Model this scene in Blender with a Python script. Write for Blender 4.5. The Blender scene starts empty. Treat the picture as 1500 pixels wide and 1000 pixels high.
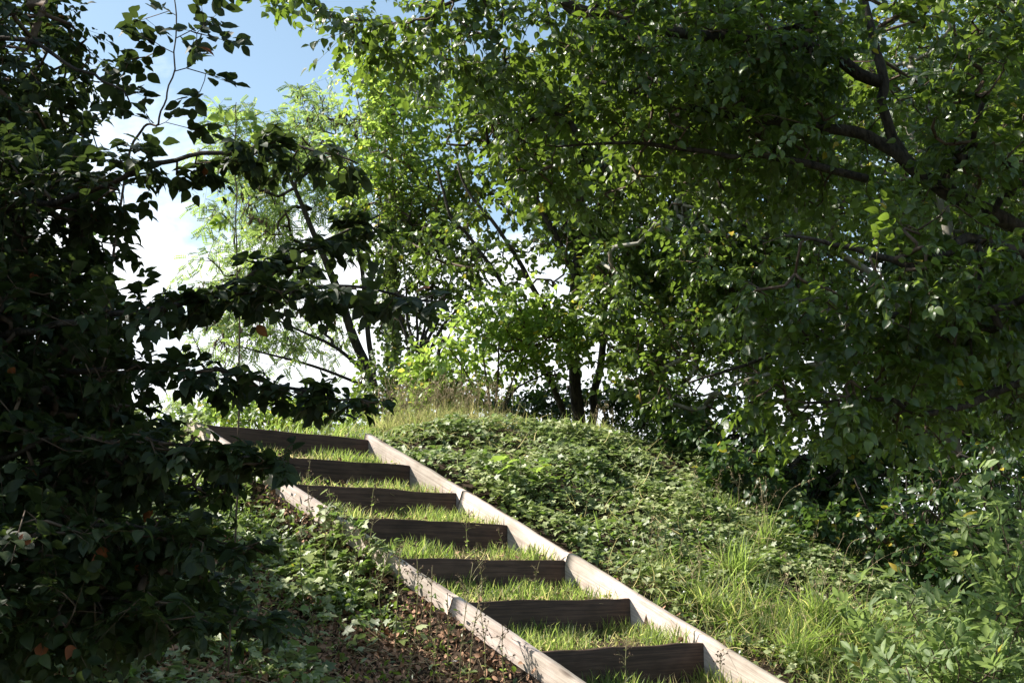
import bpy, math
import numpy as np
from mathutils import Vector, Matrix
R = np.random.RandomState(11)
F, PIT = 1700.0, 0.195
CP, SP = math.cos(PIT), math.sin(PIT)
A0 = 0.731
P7 = np.array([1.003, 6.27, -0.372])                 # front top right corner of the lowest full riser
WD = np.array([math.cos(A0), math.sin(A0), 0.0])     # along the risers, to the right
GD = np.array([-math.sin(A0), math.cos(A0), 0.0])    # climbing direction
GO, RI, WID, FLARE = 0.515, 0.221, 1.20, 0.03
UP = np.array([0, 0, 1.0])
SUN = 0.8 * GD - 0.62 * WD + UP
SUN /= np.linalg.norm(SUN)
C = bpy.context.scene.collection

def at(px, py, Y):
    a = (px - 750) / F; b = (500 - py) / F
    d = np.array([a, CP - b * SP, SP + b * CP])
    return d * (Y / d[1])
def nrm(v):
    v = np.asarray(v, float)
    return v / (np.linalg.norm(v, axis=-1, keepdims=True) + 1e-9)

# ------------------------------------------------------------------ noise
def _h(i, j, s):
    n = (i.astype(np.int64) * 374761393 + j.astype(np.int64) * 668265263 + s * 974711) & 0x7fffffff
    n = ((n ^ (n >> 13)) * 1274126177) & 0x7fffffff
    return ((n ^ (n >> 16)) & 0xffff) / 65535.0
def vn(x, y, s=0):
    x = np.asarray(x, float); y = np.asarray(y, float)
    i = np.floor(x); j = np.floor(y); u = x - i; v = y - j
    u = u * u * (3 - 2 * u); v = v * v * (3 - 2 * v)
    a = _h(i, j, s); b = _h(i + 1, j, s); c = _h(i, j + 1, s); d = _h(i + 1, j + 1, s)
    return a + (b - a) * u + (c - a) * v + (a - b - c + d) * u * v
def fbm(x, y, s=0, o=3):
    t = 0; k = 1.0
    for q in range(o):
        t = t + k * (vn(x * 2 ** q, y * 2 ** q, s + q) - 0.5); k *= 0.5
    return t
def sm(x, a, b):
    t = np.clip((x - a) / (b - a), 0, 1)
    return t * t * (3 - 2 * t)

# ------------------------------------------------------------------ terrain
def st(x, y):
    dx = x - P7[0]; dy = y - P7[1]
    return dx * GD[0] + dy * GD[1], dx * WD[0] + dy * WD[1]
def xy(s, t):
    return P7[0] + s * GD[0] + t * WD[0], P7[1] + s * GD[1] + t * WD[1]
def H(x, y, steps=True):
    x = np.asarray(x, float); y = np.asarray(y, float)
    s, t = st(x, y)
    k = RI / GO
    base = -0.40 + k * np.clip(s, -4.6, 3.15)
    r = (np.clip(s, 3.15, 40) - 3.15); base = base + 0.05 * np.clip(r, 0, 3)
    base = base - 0.12 * np.clip(-4.6 - s, 0, 6)
    right = sm(t, 0.0, 1.4)
    z = base + 0.16 * right * sm(s, 0.2, 2.6) + 0.05 * right
    z = z - 0.16 * np.clip(t - 4.2, 0, 6) * (1 - 0.7 * sm(s, 3, 9))
    w = WID + FLARE * np.clip(s / GO, -3, 7)
    left = sm(-t - w, 0.0, 0.22)
    z = z - 0.24 * left * (1 - sm(s, 3.0, 4.0)) - 0.05 * np.clip(-t - w - 0.4, 0, 6) * (1 - sm(s, 3, 4))
    out = np.clip(right + left + sm(s, 3.4, 4.5), 0, 1)
    z = z + out * (0.10 * fbm(x * 0.9, y * 0.9, 3) + 0.03 * fbm(x * 5, y * 5, 9))
    z = z + 0.8 * fbm(x * 0.05, y * 0.05, 17) * sm(np.hypot(x, y), 16, 40)
    if steps:
        ins = (t < -0.0) & (t > -w - 0.02) & (s < 3.12) & (s > -3)
        z = np.where(ins, z - 0.34, z)
    return z
def HN(x, y):
    e = 0.06
    n = np.stack([(H(x - e, y, False) - H(x + e, y, False)) / (2 * e), (H(x, y - e, False) - H(x, y + e, False)) / (2 * e), np.ones_like(x)], -1)
    return nrm(n)

# ------------------------------------------------------------------ mesh helpers
def link(name, me, mat=None, parent=None, smooth=False):
    o = bpy.data.objects.new(name, me); C.objects.link(o)
    if mat: me.materials.append(mat)
    if parent: o.parent = parent; o.matrix_parent_inverse = Matrix.Identity(4)
    if smooth: me.polygons.foreach_set('use_smooth', [True] * len(me.polygons)); me.update()
    return o
def meshnp(name, V, loops, totals, uv=None):
    me = bpy.data.meshes.new(name)
    V = np.ascontiguousarray(V, np.float32)
    me.vertices.add(len(V)); me.vertices.foreach_set('co', V.ravel())
    loops = np.ascontiguousarray(loops, np.int32); totals = np.ascontiguousarray(totals, np.int32)
    me.loops.add(len(loops)); me.loops.foreach_set('vertex_index', loops)
    me.polygons.add(len(totals))
    starts = np.concatenate([[0], np.cumsum(totals)[:-1]]).astype(np.int32)
    me.polygons.foreach_set('loop_start', starts); me.polygons.foreach_set('loop_total', totals)
    me.update(calc_edges=True)
    if uv is not None:
        l = me.uv_layers.new(name='UVMap'); l.data.foreach_set('uv', np.ascontiguousarray(uv, np.float32).ravel())
    return me
class MB:
    """collects tubes, boxes and instanced templates, then becomes ONE mesh"""
    def __init__(s): s.V = []; s.L = []; s.T = []; s.U = []; s.n = 0; s.mi = 0; s.K = []
    def add(s, V, L, T, U=None):
        s.V.append(V); s.L.append(np.asarray(L) + s.n); s.T.append(np.asarray(T)); s.K.append(np.full(len(T), s.mi, np.int32))
        s.U.append(np.zeros((len(L), 2)) if U is None else U); s.n += len(V)
    def tube(s, P, r, k=5):
        P = np.asarray(P, float); m = len(P); r = np.broadcast_to(r, (m,))
        t = nrm(np.gradient(P, axis=0)); ref = np.array([0.31, 0.2, 0.93]) if abs(t[0][2]) < .85 else np.array([1., .1, 0])
        a = nrm(np.cross(t, ref)); b = np.cross(t, a)
        th = np.arange(k) * 2 * math.pi / k
        V = P[:, None] + r[:, None, None] * (a[:, None] * np.cos(th)[None, :, None] + b[:, None] * np.sin(th)[None, :, None])
        i = np.arange(m - 1)[:, None] * k; j = np.arange(k)[None]; j2 = (j + 1) % k
        q = np.stack([i + j, i + j2, i + k + j2, i + k + j], -1).reshape(-1)
        L = np.concatenate([q, np.arange(k)[::-1], (m - 1) * k + np.arange(k)])
        s.add(V.reshape(-1, 3), L, np.concatenate([np.full((m - 1) * k, 4), [k, k]]))
    def twigs(s, O, E, r):
        """many three sided straight twigs at once"""
        n = len(O)
        if not n: return
        t = nrm(E - O); a = nrm(np.cross(t, np.array([0.3, 0.2, 0.9]))); b = np.cross(t, a)
        th = np.arange(3) * 2 * math.pi / 3
        ring = a[:, None] * np.cos(th)[None, :, None] + b[:, None] * np.sin(th)[None, :, None]
        r = np.broadcast_to(r, (n,))[:, None, None]
        V = np.concatenate([O[:, None] + ring * r, E[:, None] + ring * r * 0.4], 1).reshape(-1, 3)
        q = np.array([0, 1, 4, 3, 1, 2, 5, 4, 2, 0, 3, 5])
        s.add(V, (np.arange(n)[:, None] * 6 + q).ravel(), np.full(n * 3, 4))
    def leaves(s, tpl, P, Y, N, size, bend=0.0, wid=1.0):
        n = len(P)
        if not n: return
        tv, tl, tt, tu = tpl
        Y = nrm(Y); X = nrm(np.cross(Y, N)); N = np.cross(X, Y)
        size = np.broadcast_to(size, (n,))[:, None]; bend = np.broadcast_to(bend, (n,))[:, None]; wid = np.broadcast_to(wid, (n,))[:, None]
        x = tv[None, :, 0] * wid; y = tv[None, :, 1] + 0 * x; z = tv[None, :, 2] - bend * y * y
        y = y - bend * bend * 0.35 * y ** 3
        V = P[:, None] + size[..., None] * (x[..., None] * X[:, None] + y[..., None] * Y[:, None] + z[..., None] * N[:, None])
        k = len(tv)
        L = (np.arange(n)[:, None] * k + tl[None]).ravel()
        s.add(V.reshape(-1, 3), L, np.tile(tt, n), np.tile(tu, (n, 1)))
    def box(s, lo, hi, sk=None):
        x0, y0, z0 = lo; x1, y1, z1 = hi
        V = np.array([(x, y, z) for z in (z0, z1) for y in (y0, y1) for x in (x0, x1)], float)
        s.add(V, np.array([0, 2, 3, 1, 4, 5, 7, 6, 0, 1, 5, 4, 2, 6, 7, 3, 0, 4, 6, 2, 1, 3, 7, 5]), np.full(6, 4))
    def mesh(s, name):
        return meshnp(name, np.concatenate(s.V), np.concatenate(s.L), np.concatenate(s.T), np.concatenate(s.U))
    def build(s, name, mat, parent=None, smooth=False):
        mats = mat if isinstance(mat, (list, tuple)) else [mat]
        me = s.mesh(name)
        if len(mats) > 1:
            for m_ in mats: me.materials.append(m_)
            me.polygons.foreach_set('material_index', np.concatenate(s.K)); return link(name, me, None, parent, smooth)
        return link(name, me, mats[0], parent, smooth)

# ------------------------------------------------------------------ leaf templates (x across, y along, z normal)
def blade(st_, fold=0.35, midz=0.0, wave=0.0):
    """st_: list of (y, halfwidth); first and last have width 0"""
    V = [(0, st_[0][0], 0)]; U = [(0.5, st_[0][0])]
    for n_, (y, w) in enumerate(st_[1:-1]):
        wv = wave * (1 if n_ % 2 else -1)
        V += [(-w, y, w * fold + wv), (0, y, midz), (w, y, w * fold - wv)]; U += [(0.5 - w, y), (0.5, y), (0.5 + w, y)]
    V.append((0, st_[-1][0], 0)); U.append((0.5, st_[-1][0]))
    L = [0, 2, 1, 0, 3, 2]; T = [3, 3]
    m = len(st_) - 2
    for i in range(m - 1):
        a = 1 + 3 * i; L += [a, a + 1, a + 4, a + 3, a + 1, a + 2, a + 5, a + 4]; T += [4, 4]
    a = 1 + 3 * (m - 1); e = len(V) - 1
    L += [a, a + 1, e, a + 1, a + 2, e]; T += [3, 3]
    L = np.array(L); U = np.array(U)
    return np.array(V, float), L, np.array(T), U[L]
OVATE = blade([(0, 0), (.07, .13), (.2, .27), (.36, .345), (.52, .33), (.68, .26), (.82, .16), (.92, .07), (1.02, 0)], .3, 0, .012)
MIDL = blade([(0, 0), (.14, .24), (.4, .36), (.7, .25), (1, 0)], .3)
FARL = blade([(0, 0), (.4, .34), (1, 0)], .35)
ELLI = blade([(0, 0), (.14, .10), (.35, .19), (.6, .19), (.82, .11), (1, 0)], .4)
def lobed(pts, fold=.12):
    """fan round the leaf's middle"""
    V = [(0, .3, -.02)] + [(x, y, abs(x) * fold + (.05 if i % 2 else -.03)) for i, (x, y) in enumerate(pts)]
    n = len(pts); L = []
    for i in range(n): L += [0, 1 + i, 1 + (i + 1) % n]
    V = np.array(V, float); L = np.array(L)
    return V, L, np.full(n, 3), (V[:, :2] + [.5, 0])[L]
IVY = lobed([(0, 0), (.30, -.08), (.50, .12), (.40, .33), (.58, .55), (.24, .60), (0, 1.0), (-.24, .60), (-.58, .55), (-.40, .33), (-.50, .12), (-.30, -.08)])
MAPLE = lobed([(0, 0), (.25, .02), (.5, .0), (.36, .25), (.62, .45), (.32, .5), (.3, .72), (.15, .68), (0, 1), (-.15, .68), (-.3, .72), (-.32, .5), (-.62, .45), (-.36, .25), (-.5, 0), (-.25, .02)])
def pinnate(npair=7):
    V = []; L = []; T = []; U = []
    for j in range(npair):
        y = .14 + .8 * j / npair; l = .17 * (1 - .25 * abs(j / npair - .5))
        for sg in (-1, 1):
            b = len(V); d = np.array([sg * .93, .3]); n = np.array([-d[1], d[0]]) * .36 * l
            for q, (u, w) in enumerate(((0, 0), (.35, 1), (.8, .75), (1, 0), (.8, -.75), (.35, -1))):
                p = np.array([0, y]) + d * l * u * 1.05 + n * w * sg
                V.append((p[0], p[1], -abs(p[0]) * .25 + .01 * (j % 3))); U.append((.5, .5))
            L += [b, b + 1, b + 2, b + 3, b + 4, b + 5]; T.append(6)
    b = len(V); w = .008
    V += [(-w, 0, 0), (w, 0, 0), (0, 1, 0)]; U += [(0, 0)] * 3; L += [b, b + 1, b + 2]; T.append(3)
    L = np.array(L); U = np.array(U, float)
    return np.array(V, float), L, np.array(T), U[L]
PINN = pinnate()
def gblade(n=4, w=.03):
    V = []; L = []; T = []
    for i in range(n):
        y = i / n; ww = w * (1 - y ** 1.6); V += [(-ww, y, 0), (ww, y, 0)]
    V.append((0, 1, 0))
    for i in range(n - 1): a = 2 * i; L += [a, a + 1, a + 3, a + 2]; T.append(4)
    L += [2 * n - 2, 2 * n - 1, 2 * n]; T.append(3)
    V = np.array(V, float); L = np.array(L)
    return V, L, np.array(T), V[L][:, :2]
GRASS = gblade()

# ------------------------------------------------------------------ materials
def nodes(name):
    m = bpy.data.materials.new(name); m.use_nodes = True; nt = m.node_tree; nt.nodes.clear()
    return m, nt, nt.nodes.new, nt.links.new
def ramp(N, cols):
    r = N('ShaderNodeValToRGB'); e = r.color_ramp.elements
    while len(e) < len(cols): e.new(0.5)
    for i, (p, c) in enumerate(cols): e[i].position = p; e[i].color = (*c, 1)
    return r
def leafmat(name, cols, trans, tw=.35, rough=.42, spec=.5, vein=0.0, rare=((.35, .28, .03), .985)):
    m, nt, N, K = nodes(name)
    out = N('ShaderNodeOutputMaterial'); geo = N('ShaderNodeNewGeometry'); tc = N('ShaderNodeTexCoord')
    n = len(cols)
    rp = ramp(N, [(i / max(1, n - 1) * .96, c) for i, c in enumerate(cols)])
    K(geo.outputs['Random Per Island'], rp.inputs[0])
    big = N('ShaderNodeTexNoise'); big.inputs['Scale'].default_value = 1.3; big.inputs['Detail'].default_value = 2
    K(tc.outputs['Object'], big.inputs['Vector'])
    hs = N('ShaderNodeHueSaturation')
    mr = N('ShaderNodeMapRange'); mr.inputs['From Min'].default_value = .3; mr.inputs['From Max'].default_value = .7; mr.inputs['To Min'].default_value = .78; mr.inputs['To Max'].default_value = 1.25
    K(big.outputs['Fac'], mr.inputs['Value']); K(mr.outputs[0], hs.inputs['Value'])
    mrh = N('ShaderNodeMapRange'); mrh.inputs['From Min'].default_value = .3; mrh.inputs['From Max'].default_value = .7; mrh.inputs['To Min'].default_value = .515; mrh.inputs['To Max'].default_value = .485
    K(big.outputs['Fac'], mrh.inputs['Value']); K(mrh.outputs[0], hs.inputs['Hue'])
    K(rp.outputs[0], hs.inputs['Color'])
    # a few leaves have turned
    mul = N('ShaderNodeMath'); mul.operation = 'MULTIPLY'; mul.inputs[1].default_value = 7.31
    fr = N('ShaderNodeMath'); fr.operation = 'FRACT'; gt = N('ShaderNodeMath'); gt.operation = 'GREATER_THAN'; gt.inputs[1].default_value = rare[1]
    K(geo.outputs['Random Per Island'], mul.inputs[0]); K(mul.outputs[0], fr.inputs[0]); K(fr.outputs[0], gt.inputs[0])
    mx = N('ShaderNodeMix'); mx.data_type = 'RGBA'; K(gt.outputs[0], mx.inputs['Factor']); K(hs.outputs[0], mx.inputs[6]); mx.inputs[7].default_value = (*rare[0], 1)
    # brown spots and mottling
    nz = N('ShaderNodeTexNoise'); nz.inputs['Scale'].default_value = 60; nz.inputs['Detail'].default_value = 3; K(tc.outputs['Object'], nz.inputs['Vector'])
    mr2 = N('ShaderNodeMapRange'); mr2.inputs['From Min'].default_value = .35; mr2.inputs['From Max'].default_value = .75; mr2.inputs['To Min'].default_value = .85; mr2.inputs['To Max'].default_value = 1.25
    K(nz.outputs['Fac'], mr2.inputs['Value'])
    mm = N('ShaderNodeMix'); mm.data_type = 'RGBA'; mm.blend_type = 'MULTIPLY'; mm.inputs['Factor'].default_value = 1
    K(mx.outputs[2], mm.inputs[6]); K(mr2.outputs[0], mm.inputs[7])
    col = mm.outputs[2]
    p = N('ShaderNodeBsdfPrincipled'); K(col, p.inputs['Base Color']); p.inputs['Roughness'].default_value = rough; p.inputs['Specular IOR Level'].default_value = spec
    tr = N('ShaderNodeBsdfTranslucent')
    tm = N('ShaderNodeMix'); tm.data_type = 'RGBA'; tm.blend_type = 'MIX'; tm.inputs['Factor'].default_value = .3
    tm.inputs[6].default_value = (*trans, 1); 
    sc = N('ShaderNodeMix'); sc.data_type = 'RGBA'; sc.blend_type = 'MULTIPLY'; sc.inputs['Factor'].default_value = 1; K(col, sc.inputs[6]); sc.inputs[7].default_value = (5, 5, 5, 1)
    K(sc.outputs[2], tm.inputs[7]); K(tm.outputs[2], tr.inputs['Color'])
    if vein > 0:
        uv = N('ShaderNodeUVMap'); sx = N('ShaderNodeSeparateXYZ'); K(uv.outputs[0], sx.inputs[0])
        a = N('ShaderNodeMath'); a.operation = 'SUBTRACT'; a.inputs[1].default_value = .5; K(sx.outputs[0], a.inputs[0])
        b = N('ShaderNodeMath'); b.operation = 'ABSOLUTE'; K(a.outputs[0], b.inputs[0])
        c = N('ShaderNodeMath'); c.operation = 'MULTIPLY_ADD'; c.inputs[1].default_value = -.9; K(b.outputs[0], c.inputs[0]); K(sx.outputs[1], c.inputs[2])
        d = N('ShaderNodeMath'); d.operation = 'MULTIPLY'; d.inputs[1].default_value = 75; K(c.outputs[0], d.inputs[0])
        e = N('ShaderNodeMath'); e.operation = 'SINE'; K(d.outputs[0], e.inputs[0])
        bp = N('ShaderNodeBump'); bp.inputs['Strength'].default_value = vein; bp.inputs['Distance'].default_value = .002
        K(e.outputs[0], bp.inputs['Height']); K(bp.outputs[0], p.inputs['Normal']); K(bp.outputs[0], tr.inputs['Normal'])
    ms = N('ShaderNodeMixShader'); ms.inputs[0].default_value = tw; K(p.outputs[0], ms.inputs[1]); K(tr.outputs[0], ms.inputs[2])
    K(ms.outputs[0], out.inputs[0])
    return m
def solid(name, c1, c2, scale=8, rough=.8, bump=.3, stretch=(1, 1, 1), dist=.01, detail=6, island=False, spec=.3):
    m, nt, N, K = nodes(name)
    out = N('ShaderNodeOutputMaterial'); tc = N('ShaderNodeTexCoord'); mp = N('ShaderNodeMapping'); mp.inputs['Scale'].default_value = stretch
    K(tc.outputs['Object'], mp.inputs[0])
    nz = N('ShaderNodeTexNoise'); nz.inputs['Scale'].default_value = scale; nz.inputs['Detail'].default_value = detail; nz.inputs['Roughness'].default_value = .65
    K(mp.outputs[0], nz.inputs['Vector'])
    rp = ramp(N, [(.32, c1), (.68, c2)])
    if island:
        geo = N('ShaderNodeNewGeometry'); K(geo.outputs['Random Per Island'], rp.inputs[0]); rp.color_ramp.elements[0].position = 0; rp.color_ramp.elements[1].position = 1
    else: K(nz.outputs['Fac'], rp.inputs[0])
    p = N('ShaderNodeBsdfPrincipled'); K(rp.outputs[0], p.inputs['Base Color']); p.inputs['Roughness'].default_value = rough; p.inputs['Specular IOR Level'].default_value = spec
    if bump:
        bp = N('ShaderNodeBump'); bp.inputs['Strength'].default_value = bump; bp.inputs['Distance'].default_value = dist; K(nz.outputs['Fac'], bp.inputs['Height']); K(bp.outputs[0], p.inputs['Normal'])
    K(p.outputs[0], out.inputs[0])
    return m
def woodmat(name, light, dark):
    m, nt, N, K = nodes(name)
    out = N('ShaderNodeOutputMaterial'); tc = N('ShaderNodeTexCoord'); oi = N('ShaderNodeObjectInfo')
    ad = N('ShaderNodeVectorMath'); ad.operation = 'MULTIPLY_ADD'; ad.inputs[1].default_value = (1, 1, 1)
    cx = N('ShaderNodeCombineXYZ'); mu = N('ShaderNodeMath'); mu.operation = 'MULTIPLY'; mu.inputs[1].default_value = 37
    K(oi.outputs['Random'], mu.inputs[0]); K(mu.outputs[0], cx.inputs[0]); K(mu.outputs[0], cx.inputs[2])
    K(tc.outputs['Object'], ad.inputs[0]); K(cx.outputs[0], ad.inputs[2])
    def nz(scale, st_, det=5, dis=0):
        mp = N('ShaderNodeMapping'); mp.inputs['Scale'].default_value = st_; K(ad.outputs[0], mp.inputs[0])
        n = N('ShaderNodeTexNoise'); n.inputs['Scale'].default_value = scale; n.inputs['Detail'].default_value = det; n.inputs['Distortion'].default_value = dis; K(mp.outputs[0], n.inputs['Vector']); return n
    g = nz(1, (1.6, 95, 95), 7, .5); g2 = nz(1, (9, 330, 330), 4); big = nz(2.2, (1, 1, 1), 3); blot = nz(9, (1, 2, 2), 4)
    ma = N('ShaderNodeMath'); ma.operation = 'MULTIPLY_ADD'; ma.inputs[1].default_value = .45; K(g2.outputs['Fac'], ma.inputs[0]); K(g.outputs['Fac'], ma.inputs[2])
    rp = ramp(N, [(.52, dark), (.9, light)]); K(ma.outputs[0], rp.inputs[0])
    # knots
    mp = N('ShaderNodeMapping'); mp.inputs['Scale'].default_value = (2.4, 6, 6); K(ad.outputs[0], mp.inputs[0])
    vo = N('ShaderNodeTexVoronoi'); vo.inputs['Scale'].default_value = 1.1; K(mp.outputs[0], vo.inputs['Vector'])
    kr = ramp(N, [(.06, (.18, .13, .10)), (.16, (1, 1, 1))]); K(vo.outputs['Distance'], kr.inputs[0])
    m1 = N('ShaderNodeMix'); m1.data_type = 'RGBA'; m1.blend_type = 'MULTIPLY'; m1.inputs['Factor'].default_value = .75; K(rp.outputs[0], m1.inputs[6]); K(kr.outputs[0], m1.inputs[7])
    # damp and algae staining
    sr = ramp(N, [(.40, (.62, .62, .56)), (.62, (1.05, 1, 1))]); K(big.outputs['Fac'], sr.inputs[0])
    m2 = N('ShaderNodeMix'); m2.data_type = 'RGBA'; m2.blend_type = 'MULTIPLY'; m2.inputs['Factor'].default_value = .8; K(m1.outputs[2], m2.inputs[6]); K(sr.outputs[0], m2.inputs[7])
    s2 = ramp(N, [(.36, (.7, .66, .62)), (.55, (1, 1, 1))]); K(blot.outputs['Fac'], s2.inputs[0])
    m3 = N('ShaderNodeMix'); m3.data_type = 'RGBA'; m3.blend_type = 'MULTIPLY'; m3.inputs['Factor'].default_value = .6; K(m2.outputs[2], m3.inputs[6]); K(s2.outputs[0], m3.inputs[7])
    p = N('ShaderNodeBsdfPrincipled'); vr = N('ShaderNodeMapRange'); vr.inputs['To Min'].default_value = .72; vr.inputs['To Max'].default_value = 1.12; K(oi.outputs['Random'], vr.inputs['Value']); m4 = N('ShaderNodeMix'); m4.data_type = 'RGBA'; m4.blend_type = 'MULTIPLY'; m4.inputs['Factor'].default_value = 1; K(m3.outputs[2], m4.inputs[6]); K(vr.outputs[0], m4.inputs[7]); K(m4.outputs[2], p.inputs['Base Color']); p.inputs['Roughness'].default_value = .75; p.inputs['Specular IOR Level'].default_value = .3
    bp = N('ShaderNodeBump'); bp.inputs['Strength'].default_value = .5; bp.inputs['Distance'].default_value = .004; K(ma.outputs[0], bp.inputs['Height']); K(bp.outputs[0], p.inputs['Normal'])
    K(p.outputs[0], out.inputs[0])
    return m

M = {}
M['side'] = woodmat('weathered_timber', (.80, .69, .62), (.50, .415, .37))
M['riser'] = woodmat('dark_timber', (.125, .078, .058), (.045, .028, .021))  # riser boards, a darker brown than the side boards
M['soil'] = solid('soil', (.02, .014, .009), (.085, .06, .042), 30, .98, .5, dist=.02, spec=.1)
M['bark'] = solid('bark', (.012, .010, .008), (.085, .07, .056), 30, .9, 1.0, (1, 1, .3), .03)
M['palebark'] = solid('pale_bark', (.16, .15, .12), (.36, .34, .29), 18, .85, .4, (1, 1, .4), .01)
M['twigm'] = solid('twig_bark', (.05, .035, .025), (.14, .10, .07), 30, .85, 0)
M['straw'] = solid('straw', (.22, .16, .09), (.50, .40, .24), 5, .7, 0, island=True)
M['litter'] = solid('dead_leaves', (.08, .04, .02), (.46, .27, .17), 5, .8, 0, island=True)
M['seed'] = solid('seed_heads', (.06, .04, .03), (.20, .14, .09), 30, .9, 0)
M['petal'] = solid('petals', (.7, .68, .66), (.8, .8, .8), 30, .6, 0)
M['grass'] = leafmat('grass', [(.048, .082, .022), (.095, .14, .04), (.18, .205, .085)], (.45, .62, .09), .45, .5, .3, rare=((.38, .32, .14), .88))
M['drygrass'] = leafmat('dry_grass', [(.16, .19, .05), (.30, .26, .12), (.42, .36, .18)], (.62, .55, .22), .45, .6, .2, rare=((.5, .42, .24), .7))
M['crest'] = leafmat('crest_grass', [(.09, .13, .03), (.17, .19, .07), (.30, .27, .13)], (.5, .55, .16), .42, .6, .2, rare=((.45, .38, .2), .8))
M['ivy'] = leafmat('ivy_leaves', [(.07, .10, .030), (.17, .215, .075), (.33, .36, .18)], (.32, .50, .08), .18, .52, .6, rare=((.13, .22, .03), .93))
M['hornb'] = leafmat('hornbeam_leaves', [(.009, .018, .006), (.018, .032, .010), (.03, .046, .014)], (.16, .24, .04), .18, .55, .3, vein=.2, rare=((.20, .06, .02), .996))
M['elm'] = leafmat('broad_leaves', [(.016, .034, .008), (.036, .066, .013), (.07, .11, .024)], (.40, .58, .05), .27, .33, .6, vein=.25, rare=((.42, .30, .03), .996))
M['mid'] = leafmat('small_leaves', [(.024, .046, .010), (.058, .096, .018), (.115, .16, .036)], (.36, .54, .05), .25, .35, .55, rare=((.40, .30, .04), .99))
M['bright'] = leafmat('fresh_leaves', [(.06, .115, .02), (.11, .18, .03), (.17, .24, .055)], (.50, .66, .10), .42, .42, .5, rare=((.55, .45, .05), .97))
M['locust'] = leafmat('feathery_leaves', [(.045, .09, .02), (.08, .135, .03), (.12, .18, .045)], (.50, .66, .16), .42, .5, .4, rare=((.50, .45, .08), .97))
M['shrub'] = leafmat('grey_green_leaves', [(.09, .14, .045), (.14, .20, .07), (.21, .27, .11)], (.42, .56, .12), .30, .48, .4, vein=.25, rare=((.40, .28, .04), .997))
M['dark'] = leafmat('dark_leaves', [(.018, .042, .012), (.032, .066, .018), (.05, .09, .025)], (.22, .36, .04), .22, .42, .4)

def tag(o, label=None, cat=None, group=None, kind=None):
    if label: o['label'] = label
    if cat: o['category'] = cat
    if group: o['group'] = group
    if kind: o['kind'] = kind
    return o
def empty(name, loc):
    o = bpy.data.objects.new(name, None); C.objects.link(o); o.location = Vector(loc); o.empty_display_size = .2
    return o
def shift(mb, loc):
    loc = np.asarray(loc); mb.V = [v - loc for v in mb.V]; return mb

# ------------------------------------------------------------------ ground
def ground():
    def axis(lo, hi, f0, f1, step):
        c = np.arange(f0, f1 + 1e-6, step); a = [c[0]]; d = step
        while a[-1] > lo: d *= 1.18; a.append(a[-1] - d)
        b = [c[-1]]; d = step
        while b[-1] < hi: d *= 1.18; b.append(b[-1] + d)
        return np.concatenate([np.array(a[1:])[::-1], c, np.array(b[1:])])
    X = axis(-400, 400, -5, 7.5, .07); Y = axis(-200, 600, 3, 14, .07)
    gx, gy = np.meshgrid(X, Y); V = np.stack([gx, gy, H(gx, gy)], -1).reshape(-1, 3)
    n = len(X); i = np.arange(len(Y) - 1)[:, None] * n + np.arange(n - 1)[None]
    L = np.stack([i, i + 1, i + n + 1, i + n], -1).ravel()
    o = link('ground', meshnp('ground', V, L, np.full(len(L) // 4, 4)), M['soil'], smooth=True)
    tag(o, kind='structure')
ground()

# ------------------------------------------------------------------ timber steps
NST = 9                                               # risers: index 0 lowest built (below the frame) .. 8 top
def nose(i): return P7 + (i - 2) * (GO * GD + RI * UP)  # i = 2 is P7
def rw(i): return WID + FLARE * (i - 2)
steps = empty('timber_steps', (0, 0, 0)); steps.location = Vector(P7)
tag(steps, 'weathered timber garden steps with grassy treads climbing the bank', 'steps')
def bevel_box(name, lo, hi, mat, mtx, wob=.004, ns=14):
    """a sawn board in its own frame: x along, slightly wavy edges, small bevels"""
    x0, y0, z0 = lo; x1, y1, z1 = hi; b = .005
    prof = [(y0 + b, z0), (y1 - b, z0), (y1, z0 + b), (y1, z1 - b), (y1 - b, z1), (y0 + b, z1), (y0, z1 - b), (y0, z0 + b)]
    V = []
    xs = np.linspace(x0, x1, ns); sd = R.rand() * 50
    for x in xs:
        dz = wob * fbm(np.array(x * 3 + sd), np.array(sd)) * 2; dy = wob * fbm(np.array(x * 2 + sd), np.array(sd + 9)) * 2
        for (y, z) in prof: V.append((x, y + dy, z + dz))
    k = 8; L = []; T = []
    for i in range(ns - 1):
        for j in range(k): L += [i * k + j, (i + 1) * k + j, (i + 1) * k + (j + 1) % k, i * k + (j + 1) % k][::-1]; T.append(4)
    L += list(range(k)) + [(ns - 1) * k + j for j in range(k)][::-1]; T += [k, k]
    me = meshnp(name, np.array(V), np.array(L), np.array(T))
    o = link(name, me, mat, steps); o.matrix_basis = Matrix.Translation(-steps.location) @ mtx
    return o
def frame(o, X, Y, Z):
    return Matrix(((X[0], Y[0], Z[0], o[0]), (X[1], Y[1], Z[1], o[1]), (X[2], Y[2], Z[2], o[2]), (0, 0, 0, 1)))
SD = nrm(GO * GD + RI * UP)                            # along the slope
SN = np.cross(SD, -WD); SN = SN if SN[2] > 0 else -SN  # up, square to the slope
for i in range(0, NST):
    w = rw(i); n = nose(i)
    o = n - WD * w + np.array([0, 0, 0.0])
    mt = Matrix.Translation((0, 0, R.uniform(-.007, .007))) @ frame(o, WD, GD, UP) @ Matrix.Rotation(R.uniform(-.006, .006), 4, 'Y') @ Matrix.Rotation(R.uniform(-.05, .03), 4, 'X')
    bevel_box('riser_board', (.002, 0, -.27), (w - .002, .042, 0), M['riser'], mt, .007, 22)
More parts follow.
